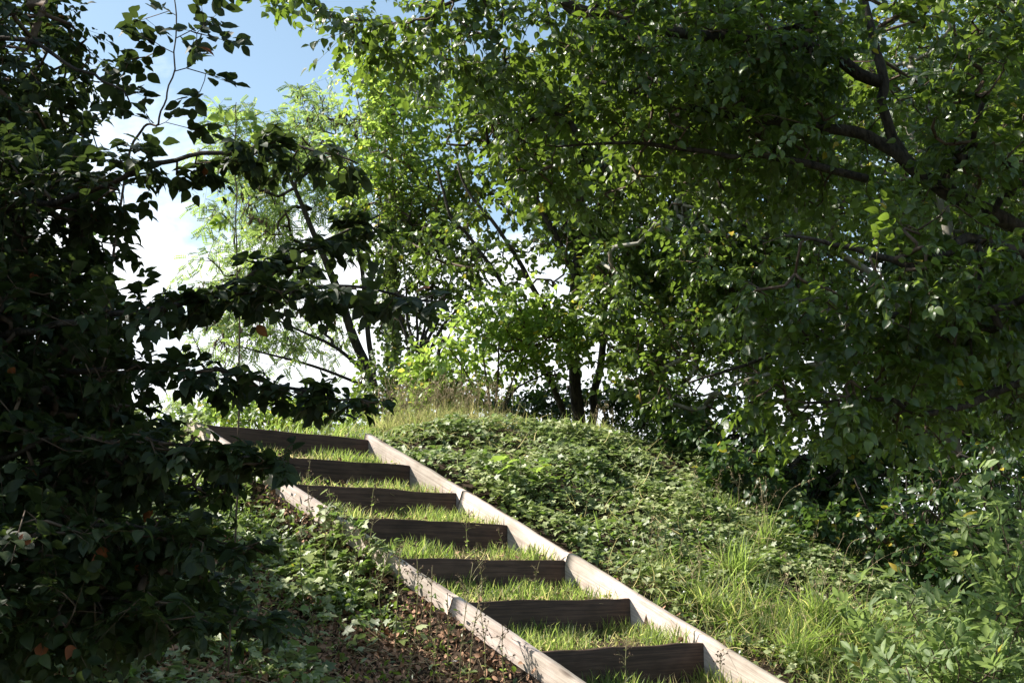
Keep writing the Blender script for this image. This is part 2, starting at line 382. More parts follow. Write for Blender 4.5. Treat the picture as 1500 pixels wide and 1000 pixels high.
# right side boards: inner face at t = 0
kx = [-1.2, 1.02, 3.98, 5.9, 8.12]
for a, b in zip(kx[:-1], kx[1:]):
    p = nose(0) + 0 * WD
    L0 = math.hypot(GO, RI)
    hh = .032 + (.006 if a > 3 else 0) * R.rand()
    q = p + SD * L0 * a
    tilt = R.uniform(-.006, .006)
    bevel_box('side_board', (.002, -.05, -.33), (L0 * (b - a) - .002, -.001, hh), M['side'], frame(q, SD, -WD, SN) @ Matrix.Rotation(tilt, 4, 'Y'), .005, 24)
# left side boards: follow the flare
def lpt(i): return nose(i) - WD * rw(i)
kx = [-1.2, 3.0, 5.15, 8.1]
for a, b in zip(kx[:-1], kx[1:]):
    pa = lpt(a); pb = lpt(b); X = nrm(pb - pa); Z = nrm(UP - X * X[2]); Yv = np.cross(Z, X)
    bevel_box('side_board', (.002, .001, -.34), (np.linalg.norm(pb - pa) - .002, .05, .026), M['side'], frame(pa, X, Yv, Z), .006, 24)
# corner posts on the right
# soil filling the treads
sb = MB()
for i in range(0, NST - 1):
    n0 = nose(i); n1 = nose(i + 1); nx = 26; ny = 9
    w = rw(i)
    V = []
    for a in range(ny):
        g = .040 + (GO - .038) * a / (ny - 1)
        for b in range(nx):
            t = -(w + .02) * b / (nx - 1) - .002
            p = n0 + GD * g + WD * t
            z = -.022 + .055 * (a / (ny - 1)) + .02 * fbm(p[0] * 6, p[1] * 6, 5)
            V.append(p + UP * z)
    idx = np.arange(ny - 1)[:, None] * nx + np.arange(nx - 1)[None]
    Lq = np.stack([idx, idx + nx, idx + nx + 1, idx + 1], -1).ravel()
    sb.add(np.array(V, float), Lq, np.full(len(Lq) // 4, 4))
tag(sb.build('soil', M['soil'], smooth=True), kind='structure')

# ------------------------------------------------------------------ grass and ground cover (stuff)
def rnd(n, s=1): return R.normal(0, s, (n, 3))
def grass_on(x, y, z, n_, h0, h1, lean=.35, w=1.0, tpl=GRASS, mb=None, bend=(.1, .7)):
    m = len(x); P = np.stack([x, y, z], -1)
    d = nrm(UP + rnd(m, lean) * [1, 1, .15])
    side = nrm(np.cross(d, rnd(m)))
    mb.leaves(tpl, P, d, side, R.uniform(h0, h1, m), R.uniform(*bend, m), w)
gm = MB(); dry = MB(); fal = MB()
for i in range(0, NST - 1):
    m = 2300; w = rw(i)
    g = .05 + (GO - .06) * R.rand(m) ** .8; t = -.01 - (w - .03) * R.rand(m)
    n0 = nose(i); x = n0[0] + GD[0] * g + WD[0] * t; y = n0[1] + GD[1] * g + WD[1] * t
    den = fbm(x * 4, y * 4, 31); ok = R.rand(m) < np.clip(.62 + 2.0 * den - .35 * np.exp(-((t + w * .5) / .22) ** 2) * (g < .3), .04, 1)
    x, y, g = x[ok], y[ok], g[ok]; den = den[ok]
    z = n0[2] - .025 + .055 * (g - .04) / (GO - .04)
    hh = .055 + .05 * np.clip(den + .3, 0, 1)
    mm = len(x); P = np.stack([x, y, z], -1); d = nrm(UP + rnd(mm, .28) * [1, 1, .1])
    gm.leaves(GRASS, P, d, nrm(np.cross(d, rnd(mm))), hh * R.uniform(.5, 1.5, mm), R.uniform(.1, .8, mm), R.uniform(.8, 1.6, mm))
    # small broad weeds among the grass
    mm = 260; g = .06 + (GO - .1) * R.rand(mm); t = -.02 - (w - .06) * R.rand(mm)
    P = n0 + GD * g[:, None] + WD * t[:, None] + UP * R.uniform(0, .045, mm)[:, None]
    gm.leaves(FARL, P, rnd(mm), nrm(UP + rnd(mm, .4)), R.uniform(.012, .03, mm), .2)
for i in range(0, NST - 1):
    w = rw(i); n0 = nose(i); mm = 420; g = .045 + (GO - .06) * R.rand(mm) ** 1.3; t = -.02 - (w - .04) * R.rand(mm)
    P = n0 + GD * g[:, None] + WD * t[:, None] + UP * (-.012 + .055 * (g - .04) / GO)[:, None]
    dry.leaves(GRASS, P, nrm(UP * R.uniform(.1, 1, mm)[:, None] + rnd(mm, .6) * [1, 1, .2]), rnd(mm), R.uniform(.03, .09, mm), .5, 1.0)
    mm = 26; g = .06 + (GO - .08) * R.rand(mm); t = -.02 - (w - .04) * R.rand(mm); P = n0 + GD * g[:, None] + WD * t[:, None] + UP * R.uniform(0, .03, mm)[:, None]
    fal.leaves(MIDL, P, rnd(mm), nrm(UP + rnd(mm, .5)), R.uniform(.018, .045, mm), R.uniform(-.3, .9, mm))
tag(dry.build('dead_blades', M['drygrass']), 'short dead straw coloured blades among the grass on the treads', 'dry grass', kind='stuff')
tag(fal.build('fallen_leaves', M['litter']), 'few brown fallen leaves lying on the grassy treads', 'leaf litter', kind='stuff')
tag(gm.build('tread_grass', M['grass']), 'short bright green grass growing on the treads of the steps', 'grass', kind='stuff')

def scatter(n, s0, s1, t0, t1):
    s = R.uniform(s0, s1, n); t = R.uniform(t0, t1, n); x, y = xy(s, t); return s, t, x, y
# ivy sheet on the right bank
def ivy_sheet(s, t, x, y, thick, size, mb, lift=.0, tilt=.75):
    N0 = HN(x, y); m = len(x)
    hum = np.clip(.5 + 1.2 * fbm(x * 2.3, y * 2.3, 41), .05, 1.4)
    h = thick * hum * R.rand(m) ** .45 + lift
    P = np.stack([x, y, H(x, y, False)], -1) + N0 * h[:, None]
    nn = nrm(N0 * .55 + UP * .35 + SUN * .35 + rnd(m, tilt * .55))
    yd = nrm(rnd(m) - GD * .5 - UP * .3); yd = nrm(yd - nn * (yd * nn).sum(1, keepdims=True) * .92)
    mb.leaves(IVY, P, yd, nn, size * R.uniform(.55, 1.25, m), R.uniform(-.1, .45, m), R.uniform(.75, 1.1, m))
ib = MB()
s, t, x, y = scatter(105000, -2.4, 4.0, .05, 5.4)
dens = fbm(x * 1.6, y * 1.6, 51)
lowgrass = sm(1.5 - t * .75 - s, 0.2, 1.4)          # beside the lower steps the ivy gives way to rough grass
p = (1 - .80 * lowgrass) * (1 - .92 * sm(s, 3.3, 3.9)) * sm(t, .03, .16) * np.clip(.75 + dens * 1.6, .2, 1)
ok = R.rand(len(x)) < p
ivy_sheet(s[ok], t[ok], x[ok], y[ok], .16, .046, ib)
tag(ib.build('ivy_cover', M['ivy']), 'glossy ivy covering the sunlit bank right of the steps', 'ivy', kind='stuff')
ib = MB()
s, t, x, y = scatter(42000, -2.6, 4.0, -6.5, -1.22)
w = WID + FLARE * s / GO
bare = sm(fbm(x * 1.5 + 4, y * 1.5, 61) + 1.2 * sm(-(t + w), 1.2, .1) - .38, -.1, .35) * (1 - sm(s, .4, 1.3))
ok = (R.rand(len(x)) < (1 - .95 * bare)) & (-t - w > .09 + .05 * R.rand(len(x)))
ivy_sheet(s[ok], t[ok], x[ok], y[ok], .13, .056, ib)
s, t, x, y = scatter(5200, .9, 3.3, -2.1, -1.22); w = WID + FLARE * s / GO; q = -t - w
ok = (q > .02) & (q < .42) & (R.rand(len(x)) < np.clip(.38 + 1.6 * fbm(x * 3, y * 3, 91), 0, 1)); x, y, s, q = x[ok], y[ok], s[ok], q[ok]; m = len(x)
P = np.stack([x, y, H(x, y, False) + .05 + R.rand(m) * .13 * sm(.42 - q, 0, .3)], -1); nn = nrm(UP * .7 + SUN * .4 - WD * .3 + rnd(m, .45)); yd = nrm(rnd(m) + WD * .4); yd = nrm(yd - nn * (yd * nn).sum(1, keepdims=True) * .9)
ib.leaves(IVY, P, yd, nn, .052 * R.uniform(.5, 1.2, m), R.uniform(-.1, .45, m), R.uniform(.75, 1.1, m))
tag(ib.build('ivy_cover', M['ivy']), 'shaded ivy trailing over the bank left of the steps', 'ivy', kind='stuff')
# rough grass right of the lower steps
gb = MB()
s, t, x, y = scatter(60000, -2.4, 3.0, .055, 3.2)
lg = sm(1.6 - t * .7 - s, 0.0, 1.3)
ok = R.rand(len(x)) < lg * np.clip(.26 + 1.5 * fbm(x * 2.2, y * 2.2, 71), .02, .8)
x, y, t = x[ok], y[ok], t[ok]; m = len(x)
P = np.stack([x, y, H(x, y, False)], -1); d = nrm(UP + rnd(m, .42) * [1, 1, .2])
gb.leaves(GRASS, P, d, nrm(np.cross(d, rnd(m))), R.uniform(.05, .26, m) * (.6 + .5 * sm(t, .05, .6)), R.uniform(.2, 1.1, m), R.uniform(.5, 1.0, m))
tag(gb.build('rough_grass', M['grass']), 'rough yellow green grass beside the right side boards of the lower steps', 'grass', kind='stuff')
gb = MB()
s, t, x, y = scatter(26000, -2.4, 4.0, .055, 4.2)
lg = sm(1.7 - t * .7 - s, 0.0, 1.3) + .20 + .3 * sm(s, 2.4, 3.3)
ok = R.rand(len(x)) < lg * np.clip(.5 + 1.7 * fbm(x * 2.6 + 7, y * 2.6, 73), .03, 1)
x, y, t = x[ok], y[ok], t[ok]; m = len(x)
P = np.stack([x, y, H(x, y, False) + R.uniform(0, .10, m)], -1); d = nrm(UP * .5 + rnd(m, .8) * [1, 1, .4])
gb.leaves(GRASS, P, d, nrm(np.cross(d, rnd(m))), R.uniform(.05, .22, m), R.uniform(.1, 1.0, m), R.uniform(.14, .45, m))
tag(gb.build('dry_straw', M['drygrass']), 'buff dead grass tangled through the ground cover right of the steps', 'dry grass', kind='stuff')
# low mixed herbs on the left bank, thick along the side board, and between the rough grass
hb = MB()
s, t, x, y = scatter(16000, -2.4, 3.4, -2.6, -1.24); w = WID + FLARE * s / GO
ok = (-t - w > .07) & (R.rand(len(x)) < np.clip(.3 + 1.6 * fbm(x * 3, y * 3, 83) + .5 * sm(s, .5, 2.0), .02, 1)); xa, ya = x[ok], y[ok]
s, t, x, y = scatter(9000, -2.4, 2.0, .07, 3.0); ok = R.rand(len(x)) < np.clip(.4 + 1.6 * fbm(x * 3, y * 3, 84), .02, 1)
x = np.concatenate([xa, x[ok]]); y = np.concatenate([ya, y[ok]]); m = len(x)
P = np.stack([x, y, H(x, y, False) + R.uniform(.01, .13, m)], -1)
hb.leaves(ELLI, P, nrm(rnd(m) + UP * .3), nrm(UP + rnd(m, .5)), R.uniform(.015, .042, m), R.uniform(0, .6, m), R.uniform(.9, 1.6, m))
tag(hb.build('low_herbs', M['mid']), 'small leafy herbs scattered over both banks beside the steps', 'herbs', kind='stuff')
# grass on the plateau at the top and thin grass behind the top step
gb = MB()
s, t, x, y = scatter(30000, 2.95, 7.0, -7.5, 6)
w = WID + FLARE * s / GO
ok = (R.rand(len(x)) < np.clip(.5 + 1.4 * fbm(x * 1.5, y * 1.5, 77), .08, 1) * (1 - .5 * sm(s, 4, 7))) & ((s > 3.2) | (t > .3) | (t < -w - .2)) & ~((t < .06) & (t > -w - .06) & (s < 3.2))
x, y = x[ok], y[ok]; m = len(x)
P = np.stack([x, y, H(x, y, False) - .01], -1); d = nrm(UP + rnd(m, .3) * [1, 1, .2])
gb.leaves(GRASS, P, d, nrm(np.cross(d, rnd(m))), R.uniform(.06, .22, m), R.uniform(.1, .8, m), R.uniform(.5, .9, m))
tag(gb.build('bank_top_grass', M['grass']), 'thin green grass on the level ground above the top step', 'grass', kind='stuff')
# litter on the left bank and under the trees
lb = MB()
for (a, b, c, d_, n) in ((-2.6, 2.2, -3.2, -1.24, 52000), (-2.4, 1.2, .06, 3.4, 5000), (3.2, 7, -6, 6, 4000)):
    s, t, x, y = scatter(n, a, b, c, d_)
    if c < 0 and b < 4:
        w = WID + FLARE * s / GO; ok = (-t - w > .07); x, y = x[ok], y[ok]
    m = len(x); N0 = HN(x, y); P = np.stack([x, y, H(x, y, False) + R.uniform(.002, .03, m)], -1)
    lb.leaves(MIDL, P, rnd(m), nrm(N0 + rnd(m, .35)), R.uniform(.012, .042, m), R.uniform(-.6, .9, m), R.uniform(.25, 1, m))
tag(lb.build('leaf_litter', M['litter']), 'brown dead leaves lying on the bare soil of the bank', 'leaf litter', kind='stuff')
tb = MB()
s, t, x, y = scatter(4200, -2.4, 2.2, -3.4, -1.25); w = WID + FLARE * s / GO; ok = -t - w > .12; x, y = x[ok], y[ok]
m = len(x); P = np.stack([x, y, H(x, y, False) + .012], -1); N0 = HN(x, y); d = nrm(np.cross(N0, rnd(m))) + N0 * R.uniform(-.05, .25, m)[:, None]
tb.twigs(P, P + d * R.uniform(.04, .24, m)[:, None], R.uniform(.0012, .0035, m))
tag(tb.build('fallen_twigs', M['straw']), 'pale fallen twigs and straw on the soil beside the left side board', 'twigs', kind='stuff')

# ------------------------------------------------------------------ trees
def spline(P, n):
    P = np.asarray(P, float)
    if len(P) == 2: return P[0] + (P[1] - P[0]) * np.linspace(0, 1, n)[:, None]
    Q = np.vstack([2 * P[0] - P[1], P, 2 * P[-1] - P[-2]]); m = len(P) - 1; out = []
    for u in np.linspace(0, m - 1e-6, n):
        i = int(u); f = u - i; a, b, c, d = Q[i:i + 4]
        out.append(.5 * ((2 * b) + (-a + c) * f + (2 * a - 5 * b + 4 * c - d) * f * f + (-a + 3 * b - 3 * c + d) * f ** 3))
    return np.array(out)
class Tree:
    def __init__(s, step=.18):
        s.step = step; s.pos = []; s.par = []; s.rad = []; s.limb = []; s.chains = []; s.tips = []
        s.wood = MB(); s.thin = MB(); s.lf = MB()
    def addlimb(s, pts, r0, r1, k=7, wob=.010, fork=True):
        P = np.asarray(pts, float); Ln = np.linalg.norm(np.diff(P, axis=0), axis=1).sum()
        n = max(4, int(Ln / s.step)); Q = spline(P, n)
        Q[1:-1] += R.normal(0, wob, (n - 2, 3)); rr = np.linspace(r0, r1, n) * (1 + R.uniform(-.08, .08, n))
        s.wood.tube(spline(Q, n * 2), np.interp(np.linspace(0, 1, n * 2), np.linspace(0, 1, n), rr), k)
        par = -1
        for i in range(n):
            s.pos.append(Q[i]); s.par.append(par); s.rad.append(rr[i]); s.limb.append(True); par = len(s.pos) - 1
    def blobs(s, bl, n, gap=.35, gscale=1.2, shell=.5, seed=1):
        """bl: (centre, radii, weight)"""
        wt = np.array([b[2] for b in bl], float); wt /= wt.sum(); out = []
        for b, w in zip(bl, wt):
            m = int(n * w * 2.2) + 4; d = nrm(rnd(m)); r = R.rand(m) ** (1 / 3.) * (1 - shell) + shell * R.uniform(.75, 1.0, m)
            P = np.asarray(b[0]) + d * r[:, None] * np.asarray(b[1])
            g = fbm(P[:, 0] * gscale + P[:, 2] * .7, P[:, 1] * gscale + P[:, 2] * gscale, seed)
            P = P[g > np.quantile(g, gap)]; out.append(P[:int(n * w)])
        return np.concatenate(out)
    def grow(s, A, kink=.06, lift=.1, maxr=None):
        n0 = len(s.pos); cap = n0 + len(A) * 40 + 200
        B = np.zeros((cap, 3)); B[:n0] = s.pos; n = n0
        d0 = np.array([np.min(((B[:n0] - a) ** 2).sum(1)) for a in A]); order = np.argsort(d0)
        for a in A[order]:
            if n > cap - 60: break
            dd = ((B[:n] - a) ** 2).sum(1); j = int(dd.argmin()); L = math.sqrt(dd[j])
            if L < .03: continue
            k = max(2, int(L / s.step)); p0 = B[j]
            pj = s.par[j]; back = nrm(p0 - B[pj]) if pj >= 0 else nrm(a - p0)
            mid = p0 + back * L * .35 + (a - p0) * .15 + UP * lift * L * .4
            u = np.linspace(0, 1, k + 1)[1:, None]; Q = (1 - u) ** 2 * p0 + 2 * u * (1 - u) * mid + u ** 2 * a
            Q[:-1] += R.normal(0, kink * s.step, (k - 1, 3)) if k > 1 else 0
            par = j; ch = [j]
            for q in Q:
                B[n] = q; s.pos.append(q); s.par.append(par); s.rad.append(0); s.limb.append(False); par = n; ch.append(n); n += 1
            s.chains.append(ch); s.tips.append(n - 1)
    def finish(s, rt=.0035, k=5):
        n = len(s.pos); cnt = np.zeros(n); par = s.par
        for tp in s.tips: cnt[tp] = 1
        for i in range(n - 1, -1, -1):
            if par[i] >= 0 and not s.limb[i]: cnt[par[i]] += cnt[i]
        s.cnt = cnt; pos = np.array(s.pos); s.P = pos
        for ch in s.chains:
            r = np.minimum(rt * np.maximum(cnt[ch], 1) ** .5, .022); r[0] = r[1]
            if s.limb[ch[0]]: r = np.minimum(r, max(s.rad[ch[0]] * .8, rt))
            (s.wood if r[0] > .016 else s.thin).tube(pos[ch], r, k if r[0] > .008 else 3)
    def foliage(s, tpl, size, nl=8, tl=.32, per=3, inner=.35, droop=.25, hang=.2, plane=.35, spread=.9, bend=(.0, .5), alt=60, down=0.0, tr=.0016, lsz=(.65, 1.2), zs=.5, nj=.38, tfun=None):
        """leafy twigs at the tips and along the finer branches"""
        pos = s.P; O = []; D = []
        for ch in s.chains:
            m = len(ch)
            for q in range(1, m):
                if q == m - 1: k = per
                elif s.cnt[ch[q]] < 6 and R.rand() < inner: k = 1
                else: continue
                b = nrm(pos[ch[q]] - pos[ch[q - 1]])
                for e in range(k):
                    O.append(pos[ch[q]]); D.append(b if (e == 0 and k > 1) else nrm(b + R.normal(0, spread, 3) * [1, 1, zs]))
        O = np.array(O); D = np.array(D); D = nrm(D - UP * down); n = len(O)
        T = tl * R.uniform(.5, 1.25, n) * (1 if tfun is None else tfun(O)); E = O + D * T[:, None] - UP * (T * droop * .5)[:, None]
        s.thin.twigs(O, E, tr)
        f = (np.arange(nl) + .6) / nl
        P = O[:, None] + (D * T[:, None])[:, None] * f[None, :, None] - UP * (T * droop * .5)[:, None, None] * (f ** 2)[None, :, None]
        up = nrm(UP + rnd(n, plane)); side = nrm(np.cross(D, up)); up = np.cross(side, D)
        sg = np.where(np.arange(nl) % 2 == 0, 1., -1.)
        a = math.radians(alt) * (1 - .55 * f ** 3)
        Y = D[:, None] * np.cos(a)[None, :, None] + side[:, None] * (np.sin(a) * sg)[None, :, None]
        Y = nrm(Y - UP * hang + R.normal(0, .22, Y.shape)); N = up[:, None] + R.normal(0, nj, Y.shape) + 0 * Y
        P = P + R.normal(0, .006, P.shape); P = P.reshape(-1, 3); Y = Y.reshape(-1, 3); N = N.reshape(-1, 3)
        keep = R.rand(len(P)) < .93; P, Y, N = P[keep], Y[keep], N[keep]; m = len(P)
        N = nrm(N); s.lf.leaves(tpl, P, Y, N, size * R.uniform(*lsz, m), R.uniform(*bend, m), R.uniform(.8, 1.1, m))
        return m
    def build(s, name, label, cat, base, bark, leaf, group=None, twig=None, crown='crown', trunk='trunk', merge=False):
        if merge:
            s.wood.V += s.thin.V; s.wood.T += s.thin.T; s.wood.K += s.thin.K; s.wood.U += s.thin.U
            s.wood.L += [l + s.wood.n for l in s.thin.L]; s.wood.n += s.thin.n; s.thin = MB()
        e = empty(name, base); tag(e, label, cat, group)
        for mb, nm, mt in ((s.wood, trunk, bark), (s.thin, 'branches', twig or M['twigm']), (s.lf, crown, leaf)):
            if mb.n:
                shift(mb, base); mb.build(nm, mt, e, smooth=(nm == trunk))
        return e
def bl(px, py, Y, rx, ry, rd, w=None):
    c = at(px, py, Y); k = Y / F
    return (c, (rx * k, rd, ry * k), w if w is not None else rx * ry * rd)
def hz_(x, y): return float(H(np.array(x), np.array(y), False))
def gnd(px, Y, py=640):
    p = at(px, py, Y); p[2] = float(H(p[0], p[1], False)) - .05; return p
def lp(*a): return [at(*q) for q in a]
def along(pts, r, n, step=.2):
    P = spline(np.array(pts), max(3, int(n))); return [(p, (r, r, r * .6), 1) for p in P]

TOT = 0
# 1. the large broad leaved tree on the right, near the camera
b = gnd(1780, 7.2, 900); t = Tree(.16)
t.addlimb([b, at(1760, 700, 7.1), at(1650, 480, 7.0), at(1500, 345, 6.9), at(1380, 275, 6.8), at(1270, 200, 6.8), at(1150, 180, 6.8), at(1010, 160, 6.8), at(880, 120, 6.8)], .08, .012, 10)
t.addlimb(lp((1440, 320, 6.8), (1340, 250, 6.8), (1300, 180, 6.8), (1290, 90, 6.8), (1262, -30, 6.8), (1230, -260, 6.9)), .038, .025, 8)
t.addlimb(lp((1560, 400, 6.9), (1430, 350, 6.3), (1370, 380, 6.1), (1310, 388, 6.0), (1235, 362, 6.0), (1150, 345, 6.0)), .038, .008, 7)
t.addlimb(lp((1432, 352, 6.3), (1434, 400, 6.25), (1425, 460, 6.2), (1424, 522, 6.2)), .018, .006, 6)
t.addlimb(lp((1270, 262, 6.8), (1150, 235, 6.7), (1060, 228, 6.7), (930, 210, 6.7), (815, 215, 6.7)), .026, .006, 6)
t.addlimb(lp((1290, 120, 6.8), (1150, 60, 6.7), (960, 45, 6.6), (760, -20, 6.4), (560, -50, 6.2), (400, -60, 6.0)), .045, .012, 7)
t.addlimb(lp((1680, 560, 7.0), (1500, 560, 6.5), (1380, 605, 6.3), (1290, 585, 6.3), (1180, 590, 6.3)), .03, .008, 7)
t.addlimb(lp((1420, 450, 6.6), (1250, 470, 6.6), (1130, 520, 6.6), (1010, 560, 6.6)), .025, .006, 7)
t.addlimb(lp((1660, 480, 7.0), (1700, 200, 7), (1640, -100, 7), (1500, -400, 7)), .09, .04, 8)
A = t.blobs([bl(1350, 130, 6.6, 320, 190, .9, 28), bl(1000, 90, 6.8, 270, 150, .7, 26), bl(720, 55, 6.5, 210, 70, .45, 9), bl(1290, 420, 6.3, 230, 130, .6, 16), bl(1420, 560, 6.4, 170, 110, .5, 10),
             bl(1180, 600, 6.3, 100, 60, .35, 4), bl(470, -8, 6.1, 90, 28, .25, 1.6), bl(860, 230, 6.9, 150, 80, .5, 8), bl(560, 50, 6.3, 70, 40, .25, 2), bl(1250, -200, 6.8, 450, 130, .8, 22), bl(850, -190, 7.0, 330, 110, .9, 20), bl(1100, 180, 7.3, 300, 150, .5, 16), bl(1700, 250, 6.8, 180, 380, .7, 14), (np.array([2.6, 1.6, 3.3]), (1.8, 1.7, .8), 9), (np.array([3.4, 2.6, 1.2]), (.8, 1.6, 1.4), 6)], 2050, .36, 1.7, .35, 3)  # includes unseen crown masses above the frame and over the camera, added for shade
t.grow(A, .1, .05); t.finish(.0030)
TOT += t.foliage(OVATE, .064, 9, .27, 2, .28, .35, .30, .35, 1.0, (.05, .6), 57, .10, zs=.3, nj=.35)
t.build('broadleaf_tree', 'large broad leaved tree with arching dark limbs filling the upper right', 'tree', b, M['bark'], M['elm'])

# 2. hornbeam in the shade at the left, near the camera
b = gnd(-620, 3.9, 1000); t = Tree(.12)
t.addlimb([b, at(-640, 700, 3.9), at(-560, 300, 3.8), at(-420, 0, 3.9), at(-350, -300, 4.0), at(-300, -700, 4)], .12, .04, 9)
S1 = lp((-560, 420, 3.8), (-150, 330, 3.5), (60, 300, 3.3), (220, 245, 3.1), (390, 215, 3.0), (525, 240, 2.9))
S2 = lp((-600, 620, 3.9), (-100, 520, 3.4), (100, 470, 3.2), (300, 435, 3.1), (480, 425, 3.0), (650, 441, 2.95))
S2b = lp((260, 440, 3.1), (400, 390, 3.1), (500, 345, 3.1), (556, 315, 3.1))
S3 = lp((-600, 720, 3.9), (-100, 600, 3.5), (120, 545, 3.3), (290, 545, 3.2), (430, 570, 3.1), (545, 590, 3.05))
S4 = lp((-620, 800, 3.9), (-100, 690, 3.4), (120, 640, 3.2), (280, 655, 3.1), (430, 680, 3.05))
S5 = lp((-640, 900, 3.9), (-200, 840, 3.5), (0, 790, 3.3), (180, 770, 3.2), (370, 800, 3.2))
S6 = lp((-640, 950, 3.9), (-200, 930, 3.5), (0, 900, 3.3), (180, 880, 3.2), (380, 910, 3.1))
S0 = lp((-500, 200, 3.8), (-200, 120, 3.7), (0, 60, 3.6), (120, 100, 3.5), (190, 150, 3.5))
for S_, r in ((S1, .016), (S2, .016), (S2b, .006), (S3, .014), (S4, .012), (S5, .012), (S6, .012), (S0, .016)): t.addlimb(S_, r, .0025, 5, .008)
def tiny(S_, r, n): return along(S_[2:], r, n)
A1 = []
for S_, n, r in ((S1, 80, .042), (S2, 100, .036), (S2b, 38, .026), (S3, 76, .042), (S4, 60, .06), (S5, 64, .12), (S6, 64, .12)):
    Q = spline(np.array(S_[(0 if S_ is S2b else 2):]), n); u = np.linspace(1.5, .35, n)[:, None]; A1.append(Q + R.normal(0, r, Q.shape) * [.7, 1.6, .16] * u - UP * .01)
A = np.concatenate(A1 + [t.blobs([bl(20, 110, 3.8, 105, 180, .6, 2.6), bl(20, 320, 3.6, 170, 110, .6, 3.4), bl(30, 500, 3.5, 190, 110, .6, 3.6), bl(60, 640, 3.5, 200, 80, .6, 2.8), bl(0, 840, 3.3, 240, 150, .6, 4.4), bl(230, 860, 3.5, 110, 80, .4, 1.3), bl(270, 700, 3.5, 100, 35, .3, .5),
     bl(-330, 350, 3.9, 250, 420, 1.2, 4.5), bl(-560, 250, 4.2, 280, 480, 1.3, 5), bl(-420, -250, 4.2, 330, 200, 1.2, 2), bl(-520, 750, 4.0, 250, 240, 1.2, 2.5), (np.array([-2.6, 1.0, 2.6]), (1.3, 1.6, 1.0), 2.6), (np.array([-1.6, -1.2, 2.4]), (1.6, 1.1, 1.0), 1.6), (np.array([-2.1, 5.0, 3.55]), (1.2, .95, .55), 2.2)], 3100, .24, 2.4, .2, 5)])  # extra unseen crown masses beside, over and behind the camera, added to block light
t.grow(A, .12, .0); t.finish(.0022)
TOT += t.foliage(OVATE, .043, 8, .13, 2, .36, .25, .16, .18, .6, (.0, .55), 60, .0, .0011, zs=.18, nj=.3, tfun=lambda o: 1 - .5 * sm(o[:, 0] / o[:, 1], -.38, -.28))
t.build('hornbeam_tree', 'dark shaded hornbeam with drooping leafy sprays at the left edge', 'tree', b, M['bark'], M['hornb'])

# 3. locust tree on the bank top, behind the steps
b = gnd(548, 13.2, 610); t = Tree(.25)
t.addlimb([b, at(545, 575, 13.2), at(520, 500, 13.2), at(488, 410, 13.1), at(455, 330, 13.0), at(420, 250, 12.9)], .075, .02, 8)
t.addlimb([b, at(545, 540, 13.2), at(534, 430, 13.3), at(520, 330, 13.4), at(495, 200, 13.4)], .045, .012, 7)
t.addlimb(lp((546, 560, 13.2), (500, 515, 13.1), (430, 478, 13.0), (370, 460, 12.9)), .028, .006, 6)
t.addlimb(lp((545, 570, 13.2), (470, 540, 13.1), (390, 520, 13.0), (330, 500, 13.0)), .022, .006, 6)
t.addlimb(lp((540, 480, 13.3), (560, 380, 13.4), (590, 300, 13.5)), .025, .006, 6)
A = t.blobs([bl(400, 255, 13, 130, 75, .9, 1.8), bl(370, 330, 13, 95, 60, .8, 1.1), bl(480, 215, 13.3, 110, 70, .9, 1.4), bl(330, 430, 13, 90, 60, .7, .8), bl(345, 185, 13, 60, 30, .4, .5), bl(470, 160, 13.3, 55, 40, .4, .4), bl(360, 500, 12.9, 90, 45, .7, .8),
             bl(450, 330, 13.2, 80, 50, .8, .8), bl(320, 580, 13, 90, 40, .6, .8), bl(400, 440, 13.2, 110, 70, .8, 1.1), bl(470, 480, 13.5, 60, 50, .6, .4), bl(530, 330, 13.6, 60, 60, .6, .5), bl(560, 230, 13.6, 60, 90, .6, .6)], 600, .30, .8, .25, 9)
t.grow(A, .1, .12); t.finish(.004)
TOT += t.foliage(PINN, .165, 4, .28, 2, .25, .3, .35, .5, 1.0, (.0, .5), 60, .0, .002)
# hanging seed pods
tp = t.P[np.array(t.tips)]; sel = tp[R.rand(len(tp)) < .13][:60]
e = t.build('locust_tree', 'feathery light green locust tree with bare slanting stems above the top step', 'tree', b, M['bark'], M['locust'])
for q in sel:
    pods = MB(); pods.tube(np.array([q + UP * .09, q, q - UP * .07]), .004, 4); m = 12; P = q + R.normal(0, .055, (m, 3)) * [1, 1, .7]; pods.twigs(np.tile(q + UP * .06, (m, 1)), P, .0025); pods.leaves(FARL, P, nrm(rnd(m, .3) - UP), nrm(rnd(m)), R.uniform(.07, .11, m), .1, .4)
    shift(pods, b).build('seed_pod_cluster', M['seed'], e)

